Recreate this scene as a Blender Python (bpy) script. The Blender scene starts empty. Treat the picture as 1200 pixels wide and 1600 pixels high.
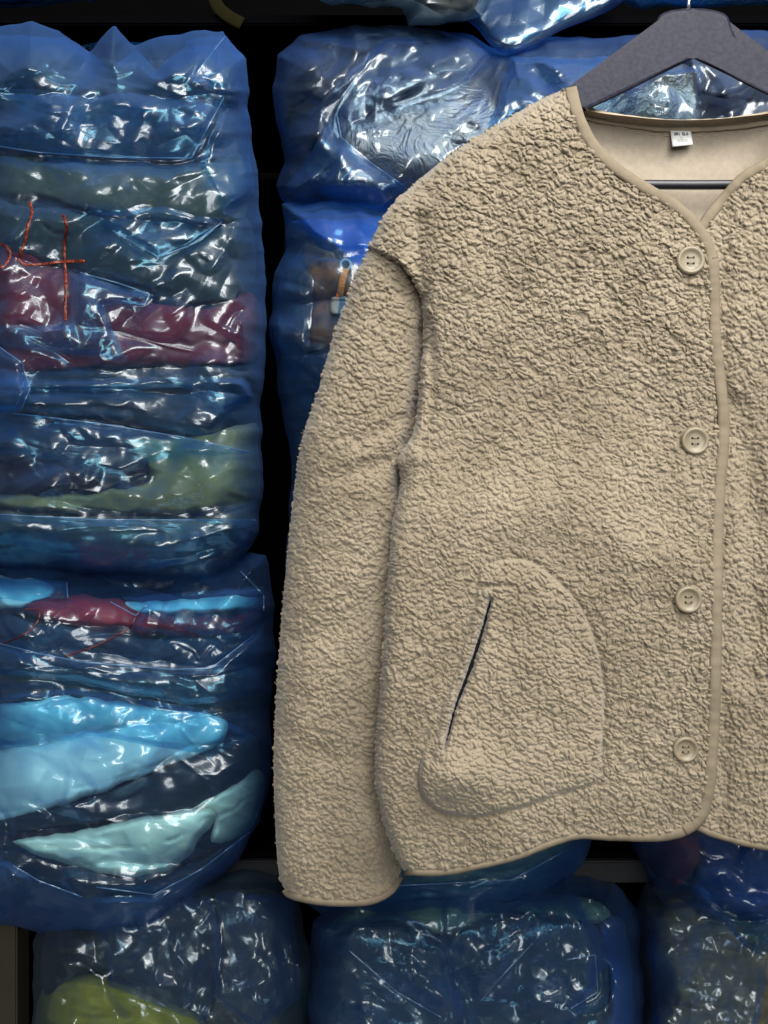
import bpy, bmesh, math, random
import numpy as np
C = bpy.context.scene.collection
SC = bpy.context.scene
R_ = random.Random(7)

# ------------------------------------------------------------------ camera, world, lamps, exposure
D = 0.80                      # camera distance to the plane of the jacket front (m)
S = 0.0006                    # metres per photo pixel on that plane
def P(px, py, y):
    f = (D + y) / D
    return ((px - 600) * S * f, y, (800 - py) * S * f)

cd = bpy.data.cameras.new('camera'); cam = bpy.data.objects.new('camera', cd); C.objects.link(cam)
cam.location = (0, -D, 0); cam.rotation_euler = (math.radians(90), 0, 0)
cd.sensor_fit = 'VERTICAL'; cd.sensor_height = 36; cd.lens = 36 * D / (1600 * S)
cd.clip_start = 0.01; cd.clip_end = 50
SC.camera = cam
w = bpy.data.worlds.new('World'); SC.world = w; w.use_nodes = True
bg = w.node_tree.nodes['Background']; bg.inputs[0].default_value = (0.72, 0.86, 1.0, 1); bg.inputs[1].default_value = 0.12

def lamp(name, loc, target, sx, sy, power, col):
    l = bpy.data.lights.new(name, 'AREA'); l.shape = 'RECTANGLE'; l.size = sx; l.size_y = sy
    l.energy = power; l.color = col
    o = bpy.data.objects.new(name, l); C.objects.link(o); o.location = loc
    from mathutils import Vector
    o.rotation_euler = (Vector(target) - Vector(loc)).to_track_quat('-Z', 'Y').to_euler()
    return o
lamp('overhead_soft_lamp', (0.62, -1.0, 1.30), (0.0, 0.0, -0.05), 1.4, 0.9, 66.0, (1.0, 0.985, 0.95))
lamp('aisle_soft_lamp', (0.2, -2.6, 0.78), (0.0, 0.0, -0.2), 2.0, 1.2, 72.0, (0.97, 0.99, 1.0))
SC.view_settings.view_transform = 'Standard'; SC.view_settings.look = 'None'
SC.view_settings.exposure = 0.0; SC.view_settings.gamma = 1.0
SC.cycles.use_denoising = True
SC.cycles.max_bounces = 10; SC.cycles.transparent_max_bounces = 24
SC.cycles.diffuse_bounces = 3; SC.cycles.glossy_bounces = 4; SC.cycles.transmission_bounces = 8
SC.cycles.caustics_reflective = False; SC.cycles.caustics_refractive = False
SC.cycles.sample_clamp_indirect = 4.0

# ------------------------------------------------------------------ numpy noise
def _h(ix, iy, s):
    ix = ix.astype(np.int64); iy = iy.astype(np.int64)
    h = (ix * 374761393 + iy * 668265263 + s * 1274126177) & 0xFFFFFFFF
    h = ((h ^ (h >> 13)) * 1103515245) & 0xFFFFFFFF
    h = ((h ^ (h >> 16)) * 2654435761) & 0xFFFFFFFF
    return ((h ^ (h >> 15)) & 0xFFFFFF) / float(0xFFFFFF)
def gn(x, y, s=0):
    """gradient noise, about -1..1"""
    x = np.asarray(x, float); y = np.asarray(y, float)
    ix = np.floor(x); iy = np.floor(y); fx = x - ix; fy = y - iy
    u = fx * fx * fx * (fx * (fx * 6 - 15) + 10); v = fy * fy * fy * (fy * (fy * 6 - 15) + 10)
    def g(a, b):
        t = _h(ix + a, iy + b, s) * 2 * np.pi
        return np.cos(t) * (fx - a) + np.sin(t) * (fy - b)
    a = g(0, 0); b = g(1, 0); c = g(0, 1); d = g(1, 1)
    return ((a + (b - a) * u) * (1 - v) + (c + (d - c) * u) * v) * 1.5
def worley(x, y, s=0):
    ix = np.floor(x); iy = np.floor(y)
    f1 = np.full(x.shape, 9.0); f2 = f1.copy(); idv = np.zeros(x.shape)
    for a in (-1, 0, 1):
        for b in (-1, 0, 1):
            cx = ix + a; cy = iy + b
            d = np.hypot(cx + 0.1 + 0.8 * _h(cx, cy, s) - x, cy + 0.1 + 0.8 * _h(cx, cy, s + 1) - y)
            m = d < f1
            f2 = np.where(m, f1, np.minimum(f2, d)); idv = np.where(m, _h(cx, cy, s + 2), idv); f1 = np.where(m, d, f1)
    return f1, f2, idv
def crumple(X, Y, seed, n, lam, ang0, angsd, slope, lo=0.0, hi=0.5, mscale=130.0):
    """creased film: sums of straight folds with flat facets between them, in metres"""
    rr = random.Random(seed * 977 + 13); H = np.zeros(X.shape)
    w1 = gn(X / 230, Y / 190, seed + 50) * 38; w2 = gn(X / 60, Y / 60, seed + 51) * 3
    for k in range(n):
        a = math.radians(rr.gauss(ang0, angsd)) + math.pi / 2; L = rr.uniform(*lam); sl = rr.uniform(*slope)
        t = (X * math.cos(a) + Y * math.sin(a) + w1 * rr.uniform(-1, 1) + w2 * rr.uniform(-1, 1)) / L + rr.random()
        tri = np.abs(2 * (t - np.floor(t + 0.5)))
        m = sstep(lo, hi, gn(X / mscale + 7.3 * k, Y / mscale - 3.1 * k, seed + 60))
        H += sl * L * 0.5 * S * tri * m
    return H
def sstep(a, b, x):
    t = np.clip((x - a) / (b - a), 0, 1); return t * t * (3 - 2 * t)
def prof(t):
    t = np.clip(t, 0, 1); return np.sqrt(np.maximum(0, 1 - (1 - t) ** 2))

# ------------------------------------------------------------------ outlines, distance fields, sheets
def smooth(pts, n=6, closed=True):
    p = np.array(pts, float); m = len(p); out = []
    for i in range(m if closed else m - 1):
        p0 = p[i - 1] if (closed or i > 0) else p[0]
        p1 = p[i]; p2 = p[(i + 1) % m]
        p3 = p[(i + 2) % m] if (closed or i + 2 < m) else p[-1]
        for k in range(n):
            t = k / n
            out.append(0.5 * (2 * p1 + (p2 - p0) * t + (2 * p0 - 5 * p1 + 4 * p2 - p3) * t * t + (3 * p1 - p0 - 3 * p2 + p3) * t ** 3))
    if not closed: out.append(p[-1])
    return np.array(out)
def seg_nearest(poly, X, Y, closed=True):
    best = np.full(X.shape, 1e18); bx = X.copy(); by = Y.copy()
    n = len(poly)
    for i in range(n if closed else n - 1):
        a = poly[i]; b = poly[(i + 1) % n]; e = b - a; L = e @ e
        if L < 1e-12: continue
        t = np.clip(((X - a[0]) * e[0] + (Y - a[1]) * e[1]) / L, 0, 1)
        qx = a[0] + t * e[0]; qy = a[1] + t * e[1]
        d = (X - qx) ** 2 + (Y - qy) ** 2
        m = d < best
        best = np.where(m, d, best); bx = np.where(m, qx, bx); by = np.where(m, qy, by)
    return np.sqrt(best), bx, by
def inside(poly, X, Y):
    r = np.zeros(X.shape, bool); n = len(poly)
    for i in range(n):
        x1, y1 = poly[i]; x2, y2 = poly[(i + 1) % n]
        if y1 == y2: continue
        c = ((y1 > Y) != (y2 > Y)) & (X < (x2 - x1) * (Y - y1) / (y2 - y1) + x1)
        r ^= c
    return r
class Field:
    """a function of photo pixels sampled on a grid"""
    def __init__(s, x0, y0, st, A): s.x0, s.y0, s.st, s.A = x0, y0, st, A
    def __call__(s, X, Y):
        X = np.asarray(X, float); Y = np.asarray(Y, float)
        h, w_ = s.A.shape
        u = np.clip((X - s.x0) / s.st, 0, w_ - 1.001); v = np.clip((Y - s.y0) / s.st, 0, h - 1.001)
        i = u.astype(int); j = v.astype(int); fu = u - i; fv = v - j
        A = s.A
        return (A[j, i] * (1 - fu) + A[j, i + 1] * fu) * (1 - fv) + (A[j + 1, i] * (1 - fu) + A[j + 1, i + 1] * fu) * fv
def sdf(poly, st=4.0, pad=24):
    x0, y0 = poly.min(0) - pad; x1, y1 = poly.max(0) + pad
    X, Y = np.meshgrid(np.arange(x0, x1 + st, st), np.arange(y0, y1 + st, st))
    d, _, _ = seg_nearest(poly, X, Y)
    return Field(x0, y0, st, np.where(inside(poly, X, Y), d, -d))
def line_field(poly, bbox, st=4.0):
    x0, y0, x1, y1 = bbox
    X, Y = np.meshgrid(np.arange(x0, x1 + st, st), np.arange(y0, y1 + st, st))
    return Field(x0, y0, st, seg_nearest(poly, X, Y, False)[0])

def link(name, me, mat, parent=None):
    o = bpy.data.objects.new(name, me); C.objects.link(o)
    if mat is not None: me.materials.append(mat)
    if parent is not None: o.parent = parent
    return o
def raw_mesh(name, V, Q, smooth_=True):
    """V (n,3); Q list of arrays (m,k) of polygons"""
    me = bpy.data.meshes.new(name)
    me.vertices.add(len(V)); me.vertices.foreach_set('co', np.ascontiguousarray(V, dtype=np.float32).ravel())
    loops = np.concatenate([q.ravel() for q in Q]); sizes = np.concatenate([np.full(len(q), q.shape[1]) for q in Q])
    me.loops.add(len(loops)); me.loops.foreach_set('vertex_index', loops.astype(np.int32))
    me.polygons.add(len(sizes))
    st = np.concatenate([[0], np.cumsum(sizes)[:-1]])
    me.polygons.foreach_set('loop_start', st.astype(np.int32)); me.polygons.foreach_set('loop_total', sizes.astype(np.int32))
    me.polygons.foreach_set('use_smooth', np.full(len(sizes), smooth_))
    me.update(calc_edges=True); me.validate()
    return me
def grid_part(poly, F, xs, ys, depth, edge_bump=None, flip=False):
    X, Y = np.meshgrid(xs, ys); d = F(X, Y)
    ins = d > 0
    q = ins[:-1, :-1] | ins[1:, :-1] | ins[:-1, 1:] | ins[1:, 1:]
    used = np.zeros(X.shape, bool)
    used[:-1, :-1] |= q; used[1:, :-1] |= q; used[:-1, 1:] |= q; used[1:, 1:] |= q
    sn = used & ~ins
    _, bx, by = seg_nearest(poly, X[sn], Y[sn])
    X[sn] = bx; Y[sn] = by; d = np.maximum(d, 0); d[sn] = 0
    if edge_bump is not None:
        gy, gx = np.gradient(F.A, F.st); gx = Field(F.x0, F.y0, F.st, gx)(X, Y); gy = Field(F.x0, F.y0, F.st, gy)(X, Y)
        b = edge_bump(X, Y) * np.clip(1 - d / 14, 0, 1)
        X = X - gx * b; Y = Y - gy * b
    z = depth(X, Y, d)
    idx = np.full(X.shape, -1); idx[used] = np.arange(used.sum())
    f = (D + z) / D
    V = np.stack([(X - 600) * S * f, z, (800 - Y) * S * f], -1)[used]
    j, i = np.nonzero(q)
    Q = np.stack([idx[j, i], idx[j + 1, i], idx[j + 1, i + 1], idx[j, i + 1]], 1)
    if flip: Q = Q[:, ::-1]
    return V, Q
def sheet(name, poly, depth, mat, step=2.0, parent=None, back=None, back_step=None, xs=None, ys=None, edge_bump=None, F=None):
    F = F or sdf(poly)
    x0, y0 = poly.min(0); x1, y1 = poly.max(0)
    if xs is None: xs = np.arange(x0 - step, x1 + 2 * step, step)
    if ys is None: ys = np.arange(y0 - step, y1 + 2 * step, step)
    V, Q = grid_part(poly, F, xs, ys, depth, edge_bump)
    if back is not None:
        bs = back_step or step * 5
        V2, Q2 = grid_part(poly, F, np.arange(x0 - bs, x1 + 2 * bs, bs), np.arange(y0 - bs, y1 + 2 * bs, bs), back, None, True)
        Q = [Q, Q2 + len(V)]; V = np.concatenate([V, V2])
    else: Q = [Q]
    return link(name, raw_mesh(name, V, Q), mat, parent)
def ribbon(name, path, width, depth, mat, parent=None, thick=0.003, n=10, proud=0.0, taper=0.0):
    """a flattened tube swept along pixels; width in px (number or per-point), depth a function (X,Y)"""
    p = np.asarray(path, float); t = np.gradient(p, axis=0); t /= np.linalg.norm(t, axis=1)[:, None] + 1e-9
    nx = -t[:, 1]; ny = t[:, 0]
    wd = np.broadcast_to(np.asarray(width, float), (len(p),)) / 2
    y0 = depth(p[:, 0], p[:, 1]) - proud
    if name == 'topstitch':
        q_ = np.sin(np.arange(len(p)) * (2 * np.pi / 6.0)); wd = wd * (1 + 0.45 * q_); y0 = y0 - 0.0005 * q_
    elif mat is not None and 'binding' in mat.name:
        wd = wd * (1 + 0.10 * gn(p[:, 0] / 22, p[:, 1] / 22, 61) + 0.05 * gn(p[:, 0] / 7, p[:, 1] / 7, 62)); y0 = y0 + 0.0007 * gn(p[:, 0] / 12, p[:, 1] / 12, 63)
    a = np.linspace(0, 2 * np.pi, n, endpoint=False)
    ca = np.sign(np.cos(a)) * np.abs(np.cos(a)) ** 0.8; sa = np.sign(np.sin(a)) * np.abs(np.sin(a)) ** 0.8
    X = p[:, 0, None] + nx[:, None] * wd[:, None] * ca; Y = p[:, 1, None] + ny[:, None] * wd[:, None] * ca
    Z = y0[:, None] - thick * sa
    f = (D + Z) / D
    V = np.stack([(X - 600) * S * f, Z, (800 - Y) * S * f], -1).reshape(-1, 3)
    m = len(p); i, k = np.meshgrid(np.arange(m - 1), np.arange(n), indexing='ij'); i = i.ravel(); k = k.ravel(); k2 = (k + 1) % n
    Q = np.stack([i * n + k, i * n + k2, (i + 1) * n + k2, (i + 1) * n + k], 1)
    caps = np.stack([np.arange(n)[::-1], (m - 1) * n + np.arange(n)])
    return link(name, raw_mesh(name, V, [Q, caps]), mat, parent)
def resample(path, step):
    p = np.asarray(path, float); L = np.concatenate([[0], np.cumsum(np.linalg.norm(np.diff(p, axis=0), axis=1))])
    s = np.linspace(0, L[-1], max(3, int(L[-1] / step) + 1))
    return np.stack([np.interp(s, L, p[:, 0]), np.interp(s, L, p[:, 1])], 1)
def empty(name, loc, label, cat, group=None):
    o = bpy.data.objects.new(name, None); C.objects.link(o); o.empty_display_size = 0.05
    return tag(o, label, cat, group)
def tag(o, label, cat, group=None, kind=None):
    if label: o['label'] = label
    if cat: o['category'] = cat
    if group: o['group'] = group
    if kind: o['kind'] = kind
    return o

# ------------------------------------------------------------------ materials
def mat_new(name):
    m = bpy.data.materials.new(name); m.use_nodes = True
    nt = m.node_tree; nt.nodes.clear(); out = nt.nodes.new('ShaderNodeOutputMaterial')
    return m, nt, out
def N(nt, t, **kw):
    n = nt.nodes.new(t)
    for k, v in kw.items():
        if k.startswith('i_'):
            key = k[2:]; key = int(key) if key.isdigit() else key.replace('_', ' ')
            n.inputs[key].default_value = v
        else: setattr(n, k, v)
    return n
def c4(c): return (c[0], c[1], c[2], 1)
def cloth(name, c1, c2=None, scale=25, rough=0.9, bump=0.25, fine=900, gloss=0.0, coat=0.0, crinkle=0.0, sheen=0.02):
    m, nt, out = mat_new(name); L = nt.links.new
    tc = N(nt, 'ShaderNodeTexCoord')
    b = N(nt, 'ShaderNodeBsdfPrincipled'); b.inputs['Roughness'].default_value = rough
    b.inputs['Specular IOR Level'].default_value = 0.12 + gloss
    b.inputs['Sheen Weight'].default_value = sheen
    b.inputs['Coat Weight'].default_value = coat; b.inputs['Coat Roughness'].default_value = 0.2
    no = N(nt, 'ShaderNodeTexNoise', i_Scale=scale, i_Detail=6.0, i_Roughness=0.62)
    L(tc.outputs['Object'], no.inputs['Vector'])
    cr = N(nt, 'ShaderNodeValToRGB'); cr.color_ramp.elements[0].position = 0.32; cr.color_ramp.elements[1].position = 0.68
    cr.color_ramp.elements[0].color = c4(c1); cr.color_ramp.elements[1].color = c4(c2 or [x * 1.35 for x in c1])
    L(no.outputs['Fac'], cr.inputs['Fac']); L(cr.outputs['Color'], b.inputs['Base Color'])
    fn = N(nt, 'ShaderNodeTexNoise', i_Scale=fine, i_Detail=3.0); L(tc.outputs['Object'], fn.inputs['Vector'])
    bp = N(nt, 'ShaderNodeBump', i_Strength=bump, i_Distance=0.001); L(fn.outputs['Fac'], bp.inputs['Height'])
    L(bp.outputs['Normal'], b.inputs['Normal'])
    if crinkle:
        vo = N(nt, 'ShaderNodeTexNoise', i_Scale=22, i_Detail=4.0, i_Roughness=0.55, i_Distortion=1.2); L(tc.outputs['Object'], vo.inputs['Vector'])
        rg = N(nt, 'ShaderNodeMath', operation='SUBTRACT'); rg.inputs[1].default_value = 0.5; L(vo.outputs['Fac'], rg.inputs[0])
        ra = N(nt, 'ShaderNodeMath', operation='ABSOLUTE'); L(rg.outputs[0], ra.inputs[0])
        b2 = N(nt, 'ShaderNodeBump', i_Strength=crinkle, i_Distance=0.02); L(ra.outputs[0], b2.inputs['Height']); L(bp.outputs['Normal'], b2.inputs['Normal'])
        L(b2.outputs['Normal'], b.inputs['Normal']); L(b2.outputs['Normal'], b.inputs['Coat Normal'])
    L(b.outputs[0], out.inputs[0])
    return m
def simple(name, col, rough=0.5, spec=0.5, metal=0.0, bump=0.0, scale=60, c2=None, detail=5.0):
    m, nt, out = mat_new(name); L = nt.links.new
    tc = N(nt, 'ShaderNodeTexCoord'); b = N(nt, 'ShaderNodeBsdfPrincipled')
    b.inputs['Roughness'].default_value = rough; b.inputs['Specular IOR Level'].default_value = spec; b.inputs['Metallic'].default_value = metal
    no = N(nt, 'ShaderNodeTexNoise', i_Scale=scale, i_Detail=detail); L(tc.outputs['Object'], no.inputs['Vector'])
    cr = N(nt, 'ShaderNodeValToRGB'); cr.color_ramp.elements[0].position = 0.3; cr.color_ramp.elements[1].position = 0.7
    cr.color_ramp.elements[0].color = c4(col); cr.color_ramp.elements[1].color = c4(c2 or [x * 1.15 for x in col])
    L(no.outputs['Fac'], cr.inputs['Fac']); L(cr.outputs['Color'], b.inputs['Base Color'])
    if bump:
        bp = N(nt, 'ShaderNodeBump', i_Strength=bump, i_Distance=0.001); L(no.outputs['Fac'], bp.inputs['Height']); L(bp.outputs['Normal'], b.inputs['Normal'])
    L(b.outputs[0], out.inputs[0])
    return m
def film(name, clear=(0.60, 0.88, 0.97), deep=(0.05, 0.30, 0.84), haze=(0.012, 0.15, 0.56), h0=0.028, h1=0.48, rough=0.19, micro=0.03):
    """thin blue polythene: clear face on, saturated and milky where the film is seen edge on"""
    m, nt, out = mat_new(name); L = nt.links.new
    tc = N(nt, 'ShaderNodeTexCoord')
    n1 = N(nt, 'ShaderNodeTexNoise', i_Scale=55, i_Detail=5.0, i_Roughness=0.6, i_Distortion=0.8); L(tc.outputs['Object'], n1.inputs['Vector'])
    bp = N(nt, 'ShaderNodeBump', i_Strength=micro, i_Distance=0.004); L(n1.outputs['Fac'], bp.inputs['Height'])
    lw = N(nt, 'ShaderNodeLayerWeight', i_Blend=0.35)
    pw = N(nt, 'ShaderNodeMath', operation='POWER'); pw.inputs[1].default_value = 2.2; L(lw.outputs['Facing'], pw.inputs[0])
    mc = N(nt, 'ShaderNodeMix', data_type='RGBA'); mc.inputs[6].default_value = c4(clear); mc.inputs[7].default_value = c4(deep); L(pw.outputs[0], mc.inputs[0])
    tr = N(nt, 'ShaderNodeBsdfTransparent'); L(mc.outputs[2], tr.inputs[0])
    df = N(nt, 'ShaderNodeBsdfDiffuse'); df.inputs[0].default_value = c4(haze)
    tl = N(nt, 'ShaderNodeBsdfTranslucent'); tl.inputs[0].default_value = c4(haze)
    dm = N(nt, 'ShaderNodeMixShader'); dm.inputs[0].default_value = 0.4; L(df.outputs[0], dm.inputs[1]); L(tl.outputs[0], dm.inputs[2])
    mr = N(nt, 'ShaderNodeMapRange'); mr.inputs['To Min'].default_value = h0; mr.inputs['To Max'].default_value = h1; L(pw.outputs[0], mr.inputs[0])
    m1 = N(nt, 'ShaderNodeMixShader'); L(mr.outputs[0], m1.inputs[0]); L(tr.outputs[0], m1.inputs[1]); L(dm.outputs[0], m1.inputs[2])
    g1 = N(nt, 'ShaderNodeBsdfGlossy'); g1.inputs['Roughness'].default_value = rough; L(bp.outputs[0], g1.inputs['Normal'])
    g2 = N(nt, 'ShaderNodeBsdfGlossy'); g2.inputs['Roughness'].default_value = 0.44; g2.inputs[0].default_value = (0.8, 0.93, 1, 1); L(bp.outputs[0], g2.inputs['Normal'])
    gl = N(nt, 'ShaderNodeMixShader'); gl.inputs[0].default_value = 0.42; L(g1.outputs[0], gl.inputs[1]); L(g2.outputs[0], gl.inputs[2])
    fr = N(nt, 'ShaderNodeFresnel', i_IOR=1.5); L(bp.outputs[0], fr.inputs['Normal'])
    fm = N(nt, 'ShaderNodeMath', operation='MULTIPLY_ADD', use_clamp=True); fm.inputs[1].default_value = 1.5; fm.inputs[2].default_value = 0.02; L(fr.outputs[0], fm.inputs[0])
    fc = N(nt, 'ShaderNodeMath', operation='MINIMUM'); fc.inputs[1].default_value = 0.24; L(fm.outputs[0], fc.inputs[0]); fm = fc
    m2 = N(nt, 'ShaderNodeMixShader'); L(fm.outputs[0], m2.inputs[0]); L(m1.outputs[0], m2.inputs[1]); L(gl.outputs[0], m2.inputs[2])
    L(m2.outputs[0], out.inputs[0])
    return m

M = {}
M['fleece'] = cloth('tan_fleece', (0.194, 0.154, 0.103), (0.280, 0.228, 0.159), scale=14, rough=0.95, bump=0.5, fine=1100, sheen=0.25)
M['lining'] = cloth('beige_jersey', (0.285, 0.235, 0.178), (0.335, 0.28, 0.215), scale=160, rough=0.95, bump=0.4, fine=1500)
M['binding'] = cloth('tan_binding', (0.165, 0.131, 0.089), (0.195, 0.157, 0.108), scale=60, rough=0.85, bump=0.3, fine=1800)
M['button'] = simple('horn_button', (0.175, 0.140, 0.088), 0.38, 0.4, bump=0.05, scale=70, c2=(0.215, 0.176, 0.115))
M['thread'] = simple('tan_thread', (0.16, 0.115, 0.07), 0.9, 0.1)
M['dark'] = simple('painted_shade', (0.008, 0.007, 0.008), 0.95, 0.05)  # near-black colour painted as shade for the pocket slit and button holes
M['hanger'] = simple('painted_black_wood', (0.011, 0.011, 0.018), 0.33, 0.07, bump=0.16, scale=240, c2=(0.024, 0.024, 0.038), detail=8)
M['hangerdark'] = simple('black_wood_rod', (0.012, 0.012, 0.016), 0.4, 0.5, bump=0.1, scale=150)
M['steel'] = simple('steel_wire', (0.75, 0.75, 0.76), 0.22, 0.5, 1.0)
M['tag'] = cloth('white_woven_tag', (0.55, 0.545, 0.51), (0.62, 0.61, 0.58), scale=100, bump=0.15, fine=2500)
M['ink'] = simple('black_print', (0.03, 0.03, 0.035), 0.8, 0.2)
M['greyink'] = simple('grey_print', (0.30, 0.30, 0.30), 0.8, 0.2)
M['marker'] = simple('red_marker', (0.015, 0.003, 0.002), 0.4, 0.4, bump=1.0, scale=330, c2=(0.25, 0.035, 0.012), detail=1)
M['marker2'] = simple('dark_red_marker', (0.05, 0.008, 0.012), 0.5, 0.4, bump=0.6, scale=300)
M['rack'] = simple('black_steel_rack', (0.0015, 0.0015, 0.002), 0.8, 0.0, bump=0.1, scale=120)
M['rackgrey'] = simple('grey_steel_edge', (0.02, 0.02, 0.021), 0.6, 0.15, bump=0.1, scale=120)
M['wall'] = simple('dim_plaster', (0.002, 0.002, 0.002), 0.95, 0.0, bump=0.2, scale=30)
M['strap'] = cloth('olive_strap', (0.006, 0.005, 0.0006), (0.009, 0.0075, 0.001), scale=80, sheen=0.0, rough=1.0)
M['film'] = film('blue_polythene')
M['film_deep'] = film('deep_blue_polythene', clear=(0.50, 0.78, 0.95), deep=(0.03, 0.24, 0.74), haze=(0.008, 0.13, 0.55), h0=0.05, h1=0.50)
M['film_grey'] = film('greyish_polythene', clear=(0.80, 0.89, 0.94), deep=(0.03, 0.20, 0.66), haze=(0.008, 0.10, 0.46), h0=0.03, h1=0.55)
M['film_edge'] = film('bunched_polythene', clear=(0.55, 0.80, 0.95), deep=(0.2, 0.45, 0.8), haze=(0.20, 0.36, 0.60), h0=0.30, h1=0.6)
M['film_brightened'] = film('milky_brightened_polythene', clear=(0.60, 0.85, 0.97), deep=(0.03, 0.22, 0.70), haze=(0.015, 0.16, 0.60), h0=0.045, h1=0.60)  # extra blue haze in the film brightens bags shaded by the jacket
M['film_pale'] = film('pale_polythene', clear=(0.75, 0.88, 0.92), deep=(0.12, 0.32, 0.55), haze=(0.02, 0.10, 0.26), h0=0.02, h1=0.30)

exec_parts = []
# ------------------------------------------------------------------ setting: back wall and storage rack
def box(name, x0, x1, z0, z1, y0, y1, mat, parent=None, bev=0.002):
    bm = bmesh.new(); bmesh.ops.create_cube(bm, size=1)
    for v in bm.verts:
        v.co.x = x0 + (v.co.x + .5) * (x1 - x0); v.co.y = y0 + (v.co.y + .5) * (y1 - y0); v.co.z = z0 + (v.co.z + .5) * (z1 - z0)
    if bev: bmesh.ops.bevel(bm, geom=bm.edges[:], offset=bev, segments=2, affect='EDGES')
    me = bpy.data.meshes.new(name); bm.to_mesh(me); bm.free()
    return link(name, me, mat, parent)
def pz(py, y): return P(0, py, y)[2]
def pxx(px, y): return P(px, 0, y)[0]
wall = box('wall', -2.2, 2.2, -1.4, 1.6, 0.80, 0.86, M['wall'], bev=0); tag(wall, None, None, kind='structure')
rack = empty('storage_rack', (0, 0, 0), 'black steel storage rack behind the stacked blue bags', 'rack')
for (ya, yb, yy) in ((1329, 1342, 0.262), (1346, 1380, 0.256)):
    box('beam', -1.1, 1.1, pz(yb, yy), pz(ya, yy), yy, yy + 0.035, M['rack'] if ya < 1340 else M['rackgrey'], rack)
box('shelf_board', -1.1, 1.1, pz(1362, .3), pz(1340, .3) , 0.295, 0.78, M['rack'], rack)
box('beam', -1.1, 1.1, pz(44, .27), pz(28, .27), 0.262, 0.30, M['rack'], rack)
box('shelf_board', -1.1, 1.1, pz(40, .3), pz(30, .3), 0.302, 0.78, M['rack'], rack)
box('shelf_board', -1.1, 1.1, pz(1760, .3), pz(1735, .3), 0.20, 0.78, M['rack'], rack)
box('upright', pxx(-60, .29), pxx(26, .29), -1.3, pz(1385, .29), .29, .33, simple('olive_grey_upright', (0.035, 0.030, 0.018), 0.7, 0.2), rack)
for X in (-1.06, 1.06): box('upright', X - .03, X + .03, -1.3, 1.2, 0.70, 0.76, M['rack'], rack)

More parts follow.
